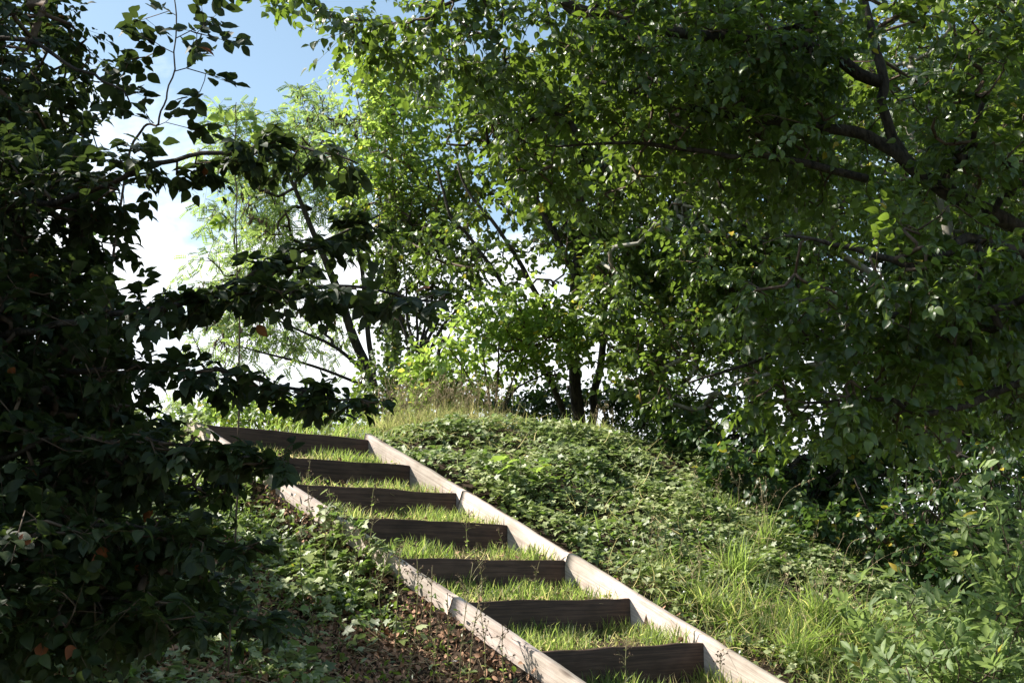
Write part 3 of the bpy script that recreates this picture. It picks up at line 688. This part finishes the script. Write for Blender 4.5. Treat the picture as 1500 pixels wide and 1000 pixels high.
# 4. slender pale stemmed trees with ivy on the trunk
for k, (px, Y, top, r, lab) in enumerate(((577, 12.2, 70, .04, 'slender pale stemmed tree with its lower trunk wrapped in ivy'), )):
    b = gnd(px, Y, 610); t = Tree(.22)
    t.addlimb([b, at(px - 2, 450, Y), at(px - 4, 300, Y), at(px, 180, Y), at(px + 6, top, Y)], r, .018, 8, .01)
    for dx, tx, ty in ((-10, 560, 80), (10, 612, 110), (-6, 536, 100), (4, 596, 60), (-12, 520, 130)):
        t.addlimb(lp((px - 2, 520 if ty < 100 else 400, Y), (px + dx, 330, Y + .1), ((px + tx) / 2 + dx * .4, 230, Y + .1), (tx, ty, Y + .1)), .022, .006, 6, .012)
    A = t.blobs([bl(585, 170, Y, 75, 90, .6, 1.2), bl(545, 260, Y, 60, 80, .5, .5), bl(620, 300, Y, 50, 90, .5, .6), bl(540, 120, Y, 45, 55, .4, .4)], 330, .3, 1.1, .2, 13)
    t.grow(A, .1, .3); t.finish(.0035)
    TOT += t.foliage(MIDL, .062, 9, .26, 2, .2, .2, .3, .5, .9, (.0, .4), 60, .0, .002)
    e = t.build('slender_tree', lab, 'tree', b, M['palebark'], M['bright'])
    iv = MB(); m = 1500; zz = R.rand(m) ** 1.1; th = R.rand(m) * 6.283; c = spline(np.array([b, at(px - 2, 450, Y), at(px - 4, 330, Y)]), 50)
    P = c[(zz * 49).astype(int)]; rr = (.03 + .06 * R.rand(m)) * (1.1 - .6 * zz); dn = np.stack([np.cos(th), np.sin(th), 0 * th], -1)
    iv.leaves(IVY, P + dn * rr[:, None] + rnd(m, .02), nrm(-UP + rnd(m, .4)), nrm(dn + rnd(m, .4)), R.uniform(.04, .08, m), .2)
    shift(iv, b).build('climbing_ivy', M['ivy'], e)

# 5. multi stemmed bush to its right
b = gnd(612, 12.0, 610); t = Tree(.2)
for tx, ty, m_ in ((566, 420, 590), (590, 360, 600), (612, 380, 610), (640, 350, 622), (662, 400, 634), (690, 440, 645), (628, 330, 622)):
    t.addlimb([b + R.normal(0, .05, 3) * [1, 1, 0], at((b is None) or (m_ + 612) / 2, 520, 12.0), at(m_ + (tx - m_) * .4, 460, 12), at(tx, ty, 12 + R.uniform(-.3, .3))], .028, .008, 6)
A = t.blobs([bl(625, 300, 12.2, 75, 70, .6, 1), bl(660, 400, 12, 60, 55, .5, .6), bl(575, 360, 12, 45, 50, .5, .4), bl(590, 560, 11.6, 70, 35, .5, .6), bl(600, 450, 12.2, 70, 60, .5, .6)], 460, .3, 1.1, .2, 15)
t.grow(A, .1, .15); t.finish(.0032)
TOT += t.foliage(MIDL, .06, 7, .24, 2, .25, .2, .3, .5, .9, (.0, .4), 60, .0, .002)
t.build('multi_stem_bush', 'bush of many thin upright stems right of the ivy wrapped trunk', 'bush', b, M['bark'], M['mid'])

# 6. central tree with three dark trunks
b = gnd(848, 11.6, 620); t = Tree(.22)
t.addlimb([b, at(845, 590, 11.6), at(838, 500, 11.5), at(842, 420, 11.4), at(850, 300, 11.3), at(860, 180, 11.2), at(870, 60, 11.2)], .072, .025, 9)
t.addlimb([b, at(868, 600, 11.6), at(884, 500, 11.7), at(886, 400, 11.8), at(905, 300, 11.9), at(930, 180, 12)], .048, .018, 8)
t.addlimb([b, at(822, 590, 11.5), at(795, 535, 11.4), at(762, 470, 11.3), at(715, 385, 11.2), at(665, 320, 11.1), at(640, 250, 11)], .036, .012, 8)
t.addlimb(lp((842, 520, 11.5), (790, 440, 11.3), (760, 380, 11.1), (700, 300, 11), (670, 240, 11)), .035, .01, 7)
t.addlimb(lp((842, 400, 11.4), (790, 300, 11.2), (750, 200, 11.1), (720, 100, 11)), .04, .012, 7)
t.addlimb(lp((886, 420, 11.8), (960, 330, 11.7), (1020, 260, 11.6)), .035, .01, 7)
A = t.blobs([bl(800, 250, 11.2, 190, 110, 1.0), bl(870, 390, 11.3, 150, 80, .8), bl(720, 180, 11.0, 120, 110, .8), bl(920, 150, 11.4, 170, 130, .9), bl(960, 480, 11.4, 90, 90, .6, 3.5e3), bl(680, 360, 11, 90, 60, .5, 2.2e3), bl(640, 90, 11, 60, 50, .5, 900)], 1150, .32, .9, .3, 17)
t.grow(A, .1, .1); t.finish(.0036)
TOT += t.foliage(MIDL, .068, 9, .30, 2, .25, .3, .4, .5, 1.0, (.0, .5), 58, .05, .002)
t.build('maple_tree', 'leafy tree with three dark leaning trunks at the centre of the bank top', 'tree', b, M['bark'], M['mid'])

# 7. fresh green young tree in front of it
b = gnd(722, 10.9, 620); t = Tree(.18)
for tx, ty in ((650, 500), (700, 440), (740, 420), (790, 470), (820, 540)):
    t.addlimb([b, at(722 + (tx - 722) * .35, 570, 10.9), at(tx, ty, 10.8 + R.uniform(-.3, .3))], .018, .005, 6)
A = t.blobs([bl(690, 540, 10.8, 90, 55, .5), bl(745, 470, 10.8, 95, 50, .5), bl(800, 500, 10.9, 70, 60, .5, 1800), bl(650, 580, 10.8, 70, 35, .4, 1100)], 400, .3, 1.3, .2, 19)
t.grow(A, .1, .1); t.finish(.003)
TOT += t.foliage(MIDL, .065, 7, .24, 2, .3, .3, .35, .4, .9, (.0, .5), 58, .0, .002)
t.build('young_tree', 'fresh yellow green young tree below the central crown', 'tree', b, M['bark'], M['bright'])

# 8. right hand background tree with pale bare limbs
b = gnd(1380, 11.0, 640); t = Tree(.22)
t.addlimb([b, at(1370, 560, 11), at(1330, 490, 10.9), at(1240, 455, 10.8), at(1190, 440, 10.8), at(1130, 442, 10.7)], .10, .02, 9)
t.addlimb(lp((1240, 460, 10.8), (1195, 452, 10.8), (1160, 462, 10.7), (1130, 460, 10.6)), .03, .008, 7)
t.addlimb([b, at(1390, 500, 11.1), at(1400, 380, 11.2), at(1360, 250, 11.2), at(1300, 120, 11.2)], .10, .03, 9)
t.addlimb(lp((1395, 430, 11.2), (1480, 330, 11.2), (1560, 200, 11.2)), .06, .02, 8)
t.addlimb(lp((1380, 520, 11), (1260, 390, 10.6), (1120, 330, 10.3), (1000, 300, 10.2)), .05, .012, 7)
t.addlimb(lp((1380, 560, 11), (1280, 530, 10.6), (1150, 540, 10.3), (1030, 580, 10.1)), .04, .01, 7)
A = t.blobs([bl(1150, 260, 10.4, 210, 130, .9), bl(1350, 220, 11.1, 240, 170, 1.0), bl(1040, 420, 10.3, 100, 100, .7), bl(1020, 540, 10.2, 120, 95, .6, 7e3), bl(1280, 560, 10.5, 190, 80, .7), bl(1480, 450, 11, 150, 170, .9), bl(1100, 90, 10.6, 200, 110, .9), bl(1200, 650, 10.4, 190, 50, .6), bl(1420, 30, 11, 200, 90, .9), bl(1000, -70, 10.6, 280, 90, .9), bl(1440, 590, 11, 130, 70, .8, 12e3), bl(970, 430, 10.4, 120, 130, .8, 14e3), bl(1120, 440, 10.6, 130, 110, .8, 12e3)], 2750, .30, .9, .35, 23)  # topmost crown mass, mostly above the frame, added to shade the foliage
t.grow(A, .1, .1); t.finish(.0036)
TOT += t.foliage(MIDL, .068, 9, .30, 2, .25, .3, .4, .5, 1.0, (.0, .5), 58, .05, .002)
t.build('spreading_tree', 'wide spreading tree with pale bare limbs showing through behind the ivy bank', 'tree', b, M['palebark'], M['mid'])

# 9. far trees closing the gaps
for k, (px, Y, bls, lab) in enumerate((
    (1120, 16, [bl(1000, 300, 16, 200, 200, 1.2), bl(1250, 300, 16, 220, 260, 1.2), bl(1060, 110, 16, 260, 130, 1.2), bl(1000, 540, 16, 120, 90, .8), bl(1150, 480, 16, 150, 110, .9)], 'farther tree glimpsed behind the spreading tree'),
    (1450, 15, [bl(1450, 300, 15, 170, 320, 1.2), bl(1400, 560, 15, 130, 80, 1.0)], 'dark farther tree at the right edge of the bank top'))):
    b = gnd(px, Y, 620); t = Tree(.35)
    t.addlimb([b, at(px - 10, 450, Y), at(px + 10, 250, Y), at(px, 60, Y)], .16, .04, 8)
    t.addlimb(lp((px, 470, Y), (px - 90, 330, Y), (px - 150, 200, Y)), .08, .02, 7)
    t.addlimb(lp((px, 480, Y), (px + 90, 350, Y), (px + 130, 200, Y)), .08, .02, 7)
    A = t.blobs(bls, 1150, .3, .7, .3, 29 + k); t.grow(A, .1, .1); t.finish(.005)
    TOT += t.foliage(FARL, .10, 10, .42, 3, .3, .3, .35, .5, 1.0, (.0, .5), 58, .0, .003)
    t.build('background_tree', lab, 'tree', b, M['bark'], M['dark'])

# 10. dark bush filling the hollow under the right hand trees
for (px, Y, bls, n, lab) in (
    (1180, 9.9, [bl(1170, 720, 9.9, 130, 60, .5, 4e3), bl(1110, 690, 9.5, 90, 38, .35, 1.6e3), bl(1200, 780, 9.0, 80, 40, .35, 1.6e3), bl(1270, 690, 10.2, 110, 60, .6, 4e3), bl(1060, 650, 10.2, 100, 35, .5, 1500)], 420, 'dark bramble bush behind the right end of the ivy bank'),
    (1330, 8.9, [bl(1320, 790, 9.0, 110, 70, .6), bl(1420, 730, 9.2, 100, 90, .6), bl(1400, 850, 8.4, 110, 40, .5)], 300, 'deeply shaded bush in the hollow below the spreading tree')):
    b = gnd(px, Y, 800); t = Tree(.16)
    for q in range(6):
        tx = px + R.uniform(-90, 90); t.addlimb([b, b + (at(tx, 740, Y) - b) * .5 + UP * .1, at(tx, 700, Y)], .012, .004, 5)
    A = t.blobs(bls, n, .25, 1.5, .3, 33); t.grow(A, .1, .1); t.finish(.0026)
    TOT += t.foliage(MIDL, .07, 7, .24, 2, .35, .3, .35, .45, .9, (.0, .5), 58, .0, .0018)
    t.build('bramble_bush', lab, 'bush', b, M['bark'], M['dark'], trunk='stems')

# 10b. bushes added at and beyond the left edge to keep the left bank in shade
for (c, r, n, lab) in (((-4.05, 5.5, 1.5), (1.0, 2.0, 1.7), 800, 'dense unseen bush added beyond the left edge to shade the bank'),
                       ((-4.5, 8.8, 1.75), (1.3, 1.3, 1.3), 420, 'farther bush added at the left edge to shade the upper bank')):
    b = np.array([c[0], c[1], hz_(c[0], c[1]) - .05]); t = Tree(.18)
    for q in range(7):
        e_ = np.array(c) + R.normal(0, .4, 3) * [1, 1.4, .5] + UP * .4; t.addlimb([b, b + (e_ - b) * .5 + UP * .15, e_], .016, .005, 5)
    A = t.blobs([(np.array(c), r, 1)], n, .15, 1.5, .3, 37); t.grow(A, .1, .1); t.finish(.0026)
    TOT += t.foliage(MIDL, .085, 7, .26, 2, .35, .3, .35, .4, .9, (.0, .5), 58, .0, .0018)
    t.build('shade_bush', lab, 'bush', b, M['bark'], M['dark'], trunk='stems')

# 10c. low bushes behind the crest
for (px, Y, bls, n, lab, mt) in (
    (905, 12.6, [bl(870, 585, 12.6, 100, 26, .5), bl(960, 600, 12.4, 80, 34, .5)], 230, 'low dark bush behind the crest right of the three trunks', 'dark'),
    (770, 12.8, [bl(770, 600, 12.8, 70, 18, .4)], 90, 'low leafy bush behind the crest left of the three trunks', 'mid'),
    (440, 11.8, [bl(400, 605, 11.8, 110, 20, .4), bl(500, 615, 11.5, 60, 14, .4)], 170, 'low pale green bush beyond the top step', 'bright'),
    (1490, 12.5, [bl(1490, 600, 12.5, 80, 60, .6), bl(1400, 640, 12, 90, 40, .6), bl(1500, 690, 11.5, 60, 40, .5)], 300, 'low dark bush behind the right edge of the bank', 'dark')):
    b = gnd(px, Y, 640); t = Tree(.18)
    for q in range(5):
        e_ = np.array(bls[q % len(bls)][0]) + R.normal(0, .15, 3); t.addlimb([b, b + (e_ - b) * .5 + UP * .08, e_], .014, .005, 5)
    A = t.blobs(bls, n, .2, 1.5, .3, 39); t.grow(A, .1, .1); t.finish(.0026)
    TOT += t.foliage(MIDL, .06, 7, .22, 2, .35, .3, .35, .4, .9, (.0, .5), 58, .0, .0018)
    t.build('low_bush', lab, 'bush', b, M['bark'], M[mt], trunk='stems')

# 11. grey green shrubs at the lower right corner
def shrub(px, Y, py0, tips, lab, n, size):
    b = gnd(px, Y, py0); t = Tree(.08)
    for (tx, ty, ty_) in tips:
        e_ = at(tx, ty, ty_); mid = b + (e_ - b) * .5 + np.array([0, 0, .02]) + R.normal(0, .03, 3)
        t.addlimb([b + R.normal(0, .02, 3) * [1, 1, 0], mid, e_], .006, .002, 5, .004)
        Q = spline(np.array([mid, e_]), n); A = Q + R.normal(0, .055, Q.shape); t.grow(A, .1, .4)
    t.finish(.0018)
    global TOT; TOT += t.foliage(ELLI, size, 8, .10, 1, .25, -.2, -.25, .5, .8, (-.1, .4), 62, -.3, .0012)
    t.build('viburnum_shrub', lab, 'shrub', b, M['twigm'], M['shrub'], trunk='stems', merge=True)
shrub(1440, 5.4, 1150, [(1330, 880, 5.3), (1370, 905, 5.2), (1420, 900, 5.4), (1470, 880, 5.3), (1340, 960, 5.0), (1400, 960, 4.9), (1460, 950, 4.9), (1500, 900, 5.2), (1530, 960, 5.1), (1310, 985, 5.0), (1250, 870, 5.9), (1270, 985, 5.2)], 'grey green leafy shrub filling the bottom right corner', 22, .068)
shrub(1560, 5.6, 1050, [(1430, 690, 5.6), (1420, 780, 5.5), (1460, 740, 5.5), (1500, 720, 5.7), (1410, 830, 5.5), (1470, 820, 5.4), (1510, 800, 5.6), (1490, 690, 5.8), (1540, 760, 5.6), (1520, 860, 5.5)], 'tall grey green shrub rising at the right edge above the corner shrub', 18, .068)

# 12. saplings among the left foliage
def sapling(name, pts, r, lab, cls, size, mat, tl=.09):
    P = np.array([at(*q) for q in pts]); base = P[0].copy(); g = float(H(base[0], base[1], False)); base[2] = g
    P = np.vstack([base, P]); t = Tree(.1); t.addlimb(P, r, .0018, 5, .004)
    for (px, py, dx, dy, Y) in cls:
        a = at(px, py, Y); e_ = at(px + dx, py + dy, Y + R.uniform(-.05, .05))
        n0 = len(t.pos); t.grow(np.array([e_]), .05, .1)
    t.finish(.0016)
    global TOT; TOT += t.foliage(OVATE, size, 6, tl, 2, .7, .0, -.05, .5, .45, (-.1, .3), 55, .0, .0011)
    t.build(name, lab, 'sapling', base, M['twigm'], mat, trunk='stem', merge=True)
cl = []
for (px, py) in ((252, 15), (256, 50), (258, 85), (254, 115), (250, 135), (246, 150), (235, 175), (255, 30), (256, 62), (250, 100)):
    for sg in (-1, 1): cl.append((px, py, sg * R.uniform(30, 72), R.uniform(-28, 14), 3.6))
sapling('sapling', [(120, 900, 3.8), (150, 500, 3.8), (196, 215, 3.7), (235, 175, 3.6), (257, 70, 3.6), (250, -60, 3.6)], .007, 'thin dark shoot with paired leaves standing up against the blue sky', cl, .055, M['hornb'])
cl = [(346, 200, -22, -15, 5), (346, 200, 20, -12, 5), (346, 330, -14, -8, 5), (346, 400, 18, -6, 5), (346, 260, 12, -10, 5), (346, 170, 4, -24, 5)]
sapling('sapling', [(350, 640, 5.0), (347, 400, 5.0), (345, 190, 5.0), (346, 150, 5.0)], .005, 'straight thin sapling with few yellow green leaves before the locust tree', cl, .05, M['bright'], .06)

# ------------------------------------------------------------------ tall weeds and dry stalks
def hz(x, y): return float(H(np.array(x), np.array(y), False))
def weed(s_, t_, h, lab=None, group=None, lean=None, br=7, leafy=1.0, zoff=0.0):
    x, y = xy(s_, t_); base = np.array([x, y, hz(x, y) - .01 + zoff]); st_ = MB(); lf = MB()
    ln = R.normal(0, .10, 2) if lean is None else lean
    P = spline(np.array([[0, 0, 0], [ln[0] * h * .3, ln[1] * h * .3, h * .5], [ln[0] * h, ln[1] * h, h]]) + R.normal(0, .01, (3, 3)) * [1, 1, 0], 10)
    st_.tube(P, np.linspace(.0030, .0013, 10), 4)
    H_ = [P[-1]]
    for k in range(br):
        f = R.uniform(.45, .97); p = P[int(f * 9)]; d = nrm(rnd(1)[0] * [1, 1, .3] + UP * .8); l = h * R.uniform(.08, .22)
        q = p + d * l; m_ = p + d * l * .5 + UP * .01; st_.tube(spline(np.array([p, m_, q]), 4), .0012, 3); H_.append(q)
        for e in range(R.randint(1, 3)):
            q2 = m_ + nrm(rnd(1)[0] + UP) * l * .4; st_.tube(np.array([m_, (m_ + q2) / 2 + .002, q2]), .0007, 3); H_.append(q2)
    H_ = np.array(H_); k = len(H_); 
    st_.mi = 1
    for e in range(5): st_.leaves(FARL, H_ + R.normal(0, .0015, (k, 3)), nrm(UP + rnd(k, .7)), nrm(rnd(k)), R.uniform(.005, .010, k), .3, 1.5)
    m = int(22 * leafy)
    if m:
        f = R.uniform(.03, .8, m); PP = P[(f * 9).astype(int)] + R.normal(0, .004, (m, 3)); lf.leaves(ELLI, PP, nrm(rnd(m) * [1, 1, .3] + UP * .5), nrm(UP + rnd(m, .4)), R.uniform(.015, .04, m) * (1.15 - f), .4, 1.1)
    e = empty('weed', base); tag(e, lab, 'weed', group)
    st_.build('stem', [M['drystem'], M['seed']], e)
    if m: lf.build('leaves', M['grass'], e)
    return e
M['drystem'] = solid('dry_stems', (.12, .13, .05), (.30, .24, .13), 9, .7, 0)
def on_ray(px, py, zo=0.0):
    """first point of the bank seen at this pixel"""
    for Y in np.arange(4.2, 12, .02):
        p = at(px, py, Y)
        if p[2] < hz(p[0], p[1]) + zo: return p
    return p
wl = [(690, 1010, .46, 'tall branching weed with dark seed heads before the lowest left board'), (655, 985, .36, 'leafy seeding weed left of the lowest side board'), (630, 960, .42, 'upright weed at the foot of the left side board below the daisy'),
      (560, 930, .40, 'thin seeding weed standing on the bare soil'), (520, 890, .38, 'weed beside the middle of the left side board'), (478, 860, .42, 'slim weed growing from the shaded ivy edge'),
      (442, 900, .46, 'tallest green stemmed weed rising from the left ivy'), (500, 820, .28, 'small weed at the joint of the left side boards'), (600, 1000, .30, 'short weed near the bottom of the bare soil'), (738, 1020, .30, 'weed at the bottom edge under the left side board'), (585, 865, .24, 'low weed touching the left side board in sun'), (460, 960, .22, 'stunted weed low in the shaded litter'),
      (670, 1035, .62, 'very tall dry weed rising past the lowest board from below the frame'), (712, 1030, .50, 'dry forked weed crossing the lowest left board'), (540, 860, .34, 'spindly weed half way up the left side board'),
      (612, 930, .44, 'straight brown weed overlapping the bright left board'), (500, 780, .30, 'weed among the ivy where the left boards join'), (470, 770, .26, 'small seeding weed at the upper part of the left board'), (575, 960, .5, 'lone tall weed in the middle of the bare litter'), (640, 1005, .28, 'low leafy weed at the lower edge of the bare soil')]
for px, py, h, lab in wl:
    p = on_ray(px, py); s_, t_ = st(p[0], p[1]); w = WID + FLARE * s_ / GO
    weed(s_, min(t_, -w - .09), h, lab, 'seeding weeds left of the steps')
for (i, g, f, h, lab) in ((1, .3, .30, .33, 'many branched weed on the lowest grassy tread'), (1, .25, .80, .22, 'weed with round dark seeds in the right corner of the lowest tread'), (3, .2, .55, .26, 'thin weed on the tread below the fifth riser'), (4, .15, .50, .28, 'tall thin weed in the middle tread'),
                     (4, .2, .75, .2, 'weed with curved stem near the right board'), (5, .2, .30, .26, 'weed standing before the left part of the fourth tread'), (6, .25, .25, .20, 'small weed on the third tread from the top'), (3, .12, .2, .3, 'weed close inside the left side board')):
    n = nose(i) + GD * g - WD * rw(i) * (1 - f); s_, t_ = st(n[0], n[1]); weed(s_, t_, h, lab, 'weeds growing on the treads', zoff=float(n[2] - .02 - hz(n[0], n[1])), leafy=.6)
# a young maple seedling in the ivy
p = on_ray(762, 725); base = np.array([p[0], p[1], hz(p[0], p[1])]); e = empty('seedling', base); tag(e, 'fresh yellow green lobed leaves of a seedling standing out of the ivy', 'seedling')
m1 = MB(); m1.tube(np.array([[0, 0, 0], [.01, 0, .12], [.0, .01, .24]]), .003, 5); m2 = MB(); m = 26; O = R.normal(0, .09, (m, 3)) * [1.3, 1, .4] + [0, 0, .2]
m1.twigs(np.tile([0, 0, .12], (m, 1)), O, .0013); m1.build('stem', M['drystem'], e)
yd = nrm(O * [1, 1, .2] + rnd(m, .05)); m2.leaves(MAPLE, O, yd, nrm(UP + SUN * .4 + rnd(m, .3)), R.uniform(.05, .09, m), .25); m2.build('leaves', M['bright'], e)
# arching grass stalks
def stalk(a, c, b_, lab, r=.0016):
    P = spline(np.array([a, c, b_]), 16); base = P[0].copy(); e = empty('grass_stalk', base); tag(e, lab, 'grass stalk', 'arching dry grass stalks')
    m1 = MB(); m1.tube(P, np.linspace(r, r * .5, 16), 4)
    m2 = m1; m = 34; u = R.uniform(.72, 1, m); Q = P[(u * 15).astype(int)]; D = nrm(P[-1] - P[-3])
    m2.leaves(FARL, Q + R.normal(0, .002, (m, 3)), nrm(D + rnd(m, .25)), nrm(rnd(m)), R.uniform(.010, .018, m), .1, .5); shift(m2, base).build('stem', M['straw'], e)
stalk(at(1228, 880, 6.9), at(1290, 818, 6.8), at(1378, 788, 6.7), 'long pale grass stalk arching right over the dark hollow')
stalk(at(1228, 870, 7.1), at(1243, 800, 7.0), at(1272, 786, 7.0), 'short hooked grass stalk beside the long arching one')
stalk(at(1112, 957, 6.3), at(1180, 936, 6.3), at(1265, 925, 6.4), 'pale grass stalk lying low across the rough grass')
stalk(at(1122, 800, 7.9), at(1150, 725, 7.8), at(1196, 699, 7.7), 'leaning grass stalk in front of the ivy bank')
# grass tussocks right of the steps and buff grasses at the crest
def tussock(p, n, h, mat, lab, cat, group, name='grass_tussock', lean=.4, w=.6, heads=0):
    base = np.array([p[0], p[1], hz(p[0], p[1]) - .01]); mb = MB()
    O = R.normal(0, .035, (n, 3)) * [1, 1, 0]; d = nrm(UP + rnd(n, lean) * [1, 1, .15]); mb.leaves(GRASS, O, d, nrm(np.cross(d, rnd(n))), h * R.uniform(.45, 1.15, n), R.uniform(.2, 1.3, n), w)
    e = empty(name, base); tag(e, lab, cat, group); mb.mi = 1
    if heads:
        st_ = mb; hd = mb
        for k in range(heads):
            dd = R.normal(0, .16, 2); hh = h * R.uniform(1.0, 1.9); o_ = R.normal(0, .10, 2)
            P = spline(np.array([[o_[0], o_[1], 0], [o_[0] + dd[0] * hh * .4, o_[1] + dd[1] * hh * .4, hh * .6], [o_[0] + dd[0] * hh * 1.3, o_[1] + dd[1] * hh * 1.3, hh]]), 8); st_.tube(P, .0009, 3)
            m = 16; Q = P[R.randint(5, 8, m)] + R.normal(0, .012, (m, 3)); hd.leaves(FARL, Q, nrm(UP + rnd(m, .7)), nrm(rnd(m)), R.uniform(.012, .03, m), .1, .25)
    mb.build('blades', [mat, M['straw']], e)
    return e
for (px, py, h, n, lab) in ((1080, 850, .24, 260, 'yellow green grass tussock highest beside the ivy bank'), (1120, 800, .22, 150, 'slim grass tussock under the leaning stalk'), (1060, 760, .16, 120, 'small grass tuft inside the ivy'), (1205, 930, .26, 340, 'dense grass tussock left of the corner shrub'), (1165, 975, .22, 300, 'grass tussock beside the side board near the bottom edge'),
                         (1260, 960, .24, 260, 'loose grass tussock touching the corner shrub'), (1030, 900, .18, 200, 'grass tussock tight against the right side board'), (970, 850, .16, 150, 'low grass tuft by the joint of the right side boards')):
    tussock(on_ray(px, py), int(n * .8), h * 1.35, M['grass'], lab, 'grass tussock', 'grass tussocks right of the steps', heads=7)
k = 0
names = ['leftmost', 'second', 'third', 'fourth', 'fifth', 'sixth', 'seventh', 'eighth', 'ninth', 'rightmost']
for k, px in enumerate((566, 588, 606, 628, 650, 672, 692, 715, 880, 1130)):
    Y = 9.3 + .3 * (px - 560) / 100 + R.uniform(-.2, .3)
    tussock(at(px, 640, Y), 240, .26 if px < 800 else .18, M['crest'], names[k] + ' buff seeding grass tuft along the crest of the bank', 'grass tuft', 'buff grasses on the crest', 'grass_tuft', .3, .35, 26 if px < 800 else 12)
# white daisies
for (px, py, lab) in ((625, 870, 'small white daisy just above the left side board'), (666, 968, 'small white daisy low against the left side board')):
    Y = 5.72 if py < 900 else 5.25; c = at(px, py, Y); g = hz(c[0] - .03, c[1]); base = np.array([c[0] - .03, c[1], g]); e = empty('daisy', base); tag(e, lab, 'flower', 'white daisies')
    m1 = MB(); m1.tube(spline(np.array([[0, 0, 0], (c - base) * .5 + [-.01, 0, .01], c - base]), 8), .001, 4); m1.build('stem', M['drystem'], e)
    m2 = MB(); th = np.linspace(0, 2 * math.pi, 13)[:-1]; d = np.stack([np.cos(th), np.sin(th), .25 + 0 * th], -1); m2.leaves(ELLI, np.tile(c - base, (12, 1)), d, np.tile(UP, (12, 1)), .013, .1, 1.6); m2.build('petals', M['petal'], e)
print('LEAVES', TOT)

# ------------------------------------------------------------------ sky, sun, camera
w = bpy.data.worlds.new('World'); bpy.context.scene.world = w; w.use_nodes = True
nt = w.node_tree; nt.nodes.clear(); N = nt.nodes.new; K = nt.links.new
out = N('ShaderNodeOutputWorld'); bg = N('ShaderNodeBackground'); sky = N('ShaderNodeTexSky'); sky.sky_type = 'NISHITA'; sky.sun_disc = False
sky.sun_elevation = math.asin(SUN[2]); sky.sun_rotation = math.atan2(SUN[0], SUN[1]); sky.air_density = 1.0; sky.dust_density = .6; sky.ozone_density = .35
tc = N('ShaderNodeTexCoord'); sp = N('ShaderNodeSeparateXYZ'); K(tc.outputs['Generated'], sp.inputs[0])
mp = N('ShaderNodeMapping'); mp.inputs['Scale'].default_value = (1, 1, 1.9); mp.inputs['Location'].default_value = (.3, .1, .2); K(tc.outputs['Generated'], mp.inputs[0])
nz = N('ShaderNodeTexNoise'); nz.inputs['Scale'].default_value = 5.0; nz.inputs['Detail'].default_value = 9; nz.inputs['Roughness'].default_value = .55; nz.inputs['Distortion'].default_value = .3; K(mp.outputs[0], nz.inputs['Vector'])
mr = N('ShaderNodeMapRange'); mr.inputs['From Min'].default_value = .22; mr.inputs['From Max'].default_value = .40; mr.inputs['To Min'].default_value = .16; mr.inputs['To Max'].default_value = -.20; K(sp.outputs[2], mr.inputs['Value'])
ad = N('ShaderNodeMath'); ad.operation = 'ADD'; K(nz.outputs['Fac'], ad.inputs[0]); K(mr.outputs[0], ad.inputs[1])
cr = ramp(N, [(.45, (0, 0, 0)), (.62, (1, 1, 1))]); K(ad.outputs[0], cr.inputs[0])
mx = N('ShaderNodeMix'); mx.data_type = 'RGBA'; 
dy = N('ShaderNodeVectorMath'); dy.operation = 'DOT_PRODUCT'; dy.inputs[1].default_value = (-.1, .995, 0); K(tc.outputs['Generated'], dy.inputs[0])
bank = N('ShaderNodeMapRange'); bank.inputs['From Min'].default_value = .45; bank.inputs['From Max'].default_value = .8; K(dy.outputs['Value'], bank.inputs['Value'])     # clouds kept to the sky ahead; clear sky behind lowers the fill light
mb_ = N('ShaderNodeMath'); mb_.operation = 'MULTIPLY'; K(cr.outputs[0], mb_.inputs[0]); K(bank.outputs[0], mb_.inputs[1]); K(mb_.outputs[0], mx.inputs['Factor'])
tint = N('ShaderNodeMix'); tint.data_type = 'RGBA'; tint.blend_type = 'MULTIPLY'; tint.inputs['Factor'].default_value = 1; K(sky.outputs[0], tint.inputs[6]); tint.inputs[7].default_value = (1.3, 1.28, 1.12, 1)
K(tint.outputs[2], mx.inputs[6]); mx.inputs[7].default_value = (8.5, 8.8, 9.2, 1)
K(mx.outputs[2], bg.inputs[0]); bg.inputs[1].default_value = .09; K(bg.outputs[0], out.inputs[0])
sl = bpy.data.lights.new('sun', 'SUN'); sl.energy = 5.0; sl.angle = math.radians(.53); sl.color = (1, .94, .85)
so = bpy.data.objects.new('sun', sl); C.objects.link(so); so.rotation_euler = Vector(-SUN).to_track_quat('-Z', 'Y').to_euler()
cam = bpy.data.cameras.new('camera'); cam.sensor_width = 36; cam.lens = 36 * F / 1500; cam.clip_end = 3000; cam.clip_start = .05
co = bpy.data.objects.new('camera', cam); C.objects.link(co); co.rotation_euler = (math.pi / 2 + PIT, 0, 0)
sc = bpy.context.scene; sc.camera = co
sc.render.engine = 'CYCLES'; sc.cycles.max_bounces = 5; sc.cycles.diffuse_bounces = 2; sc.cycles.glossy_bounces = 2; sc.cycles.transmission_bounces = 3
sc.view_settings.view_transform = 'Standard'; sc.view_settings.look = 'None'; sc.view_settings.exposure = 1.1; sc.view_settings.gamma = 1
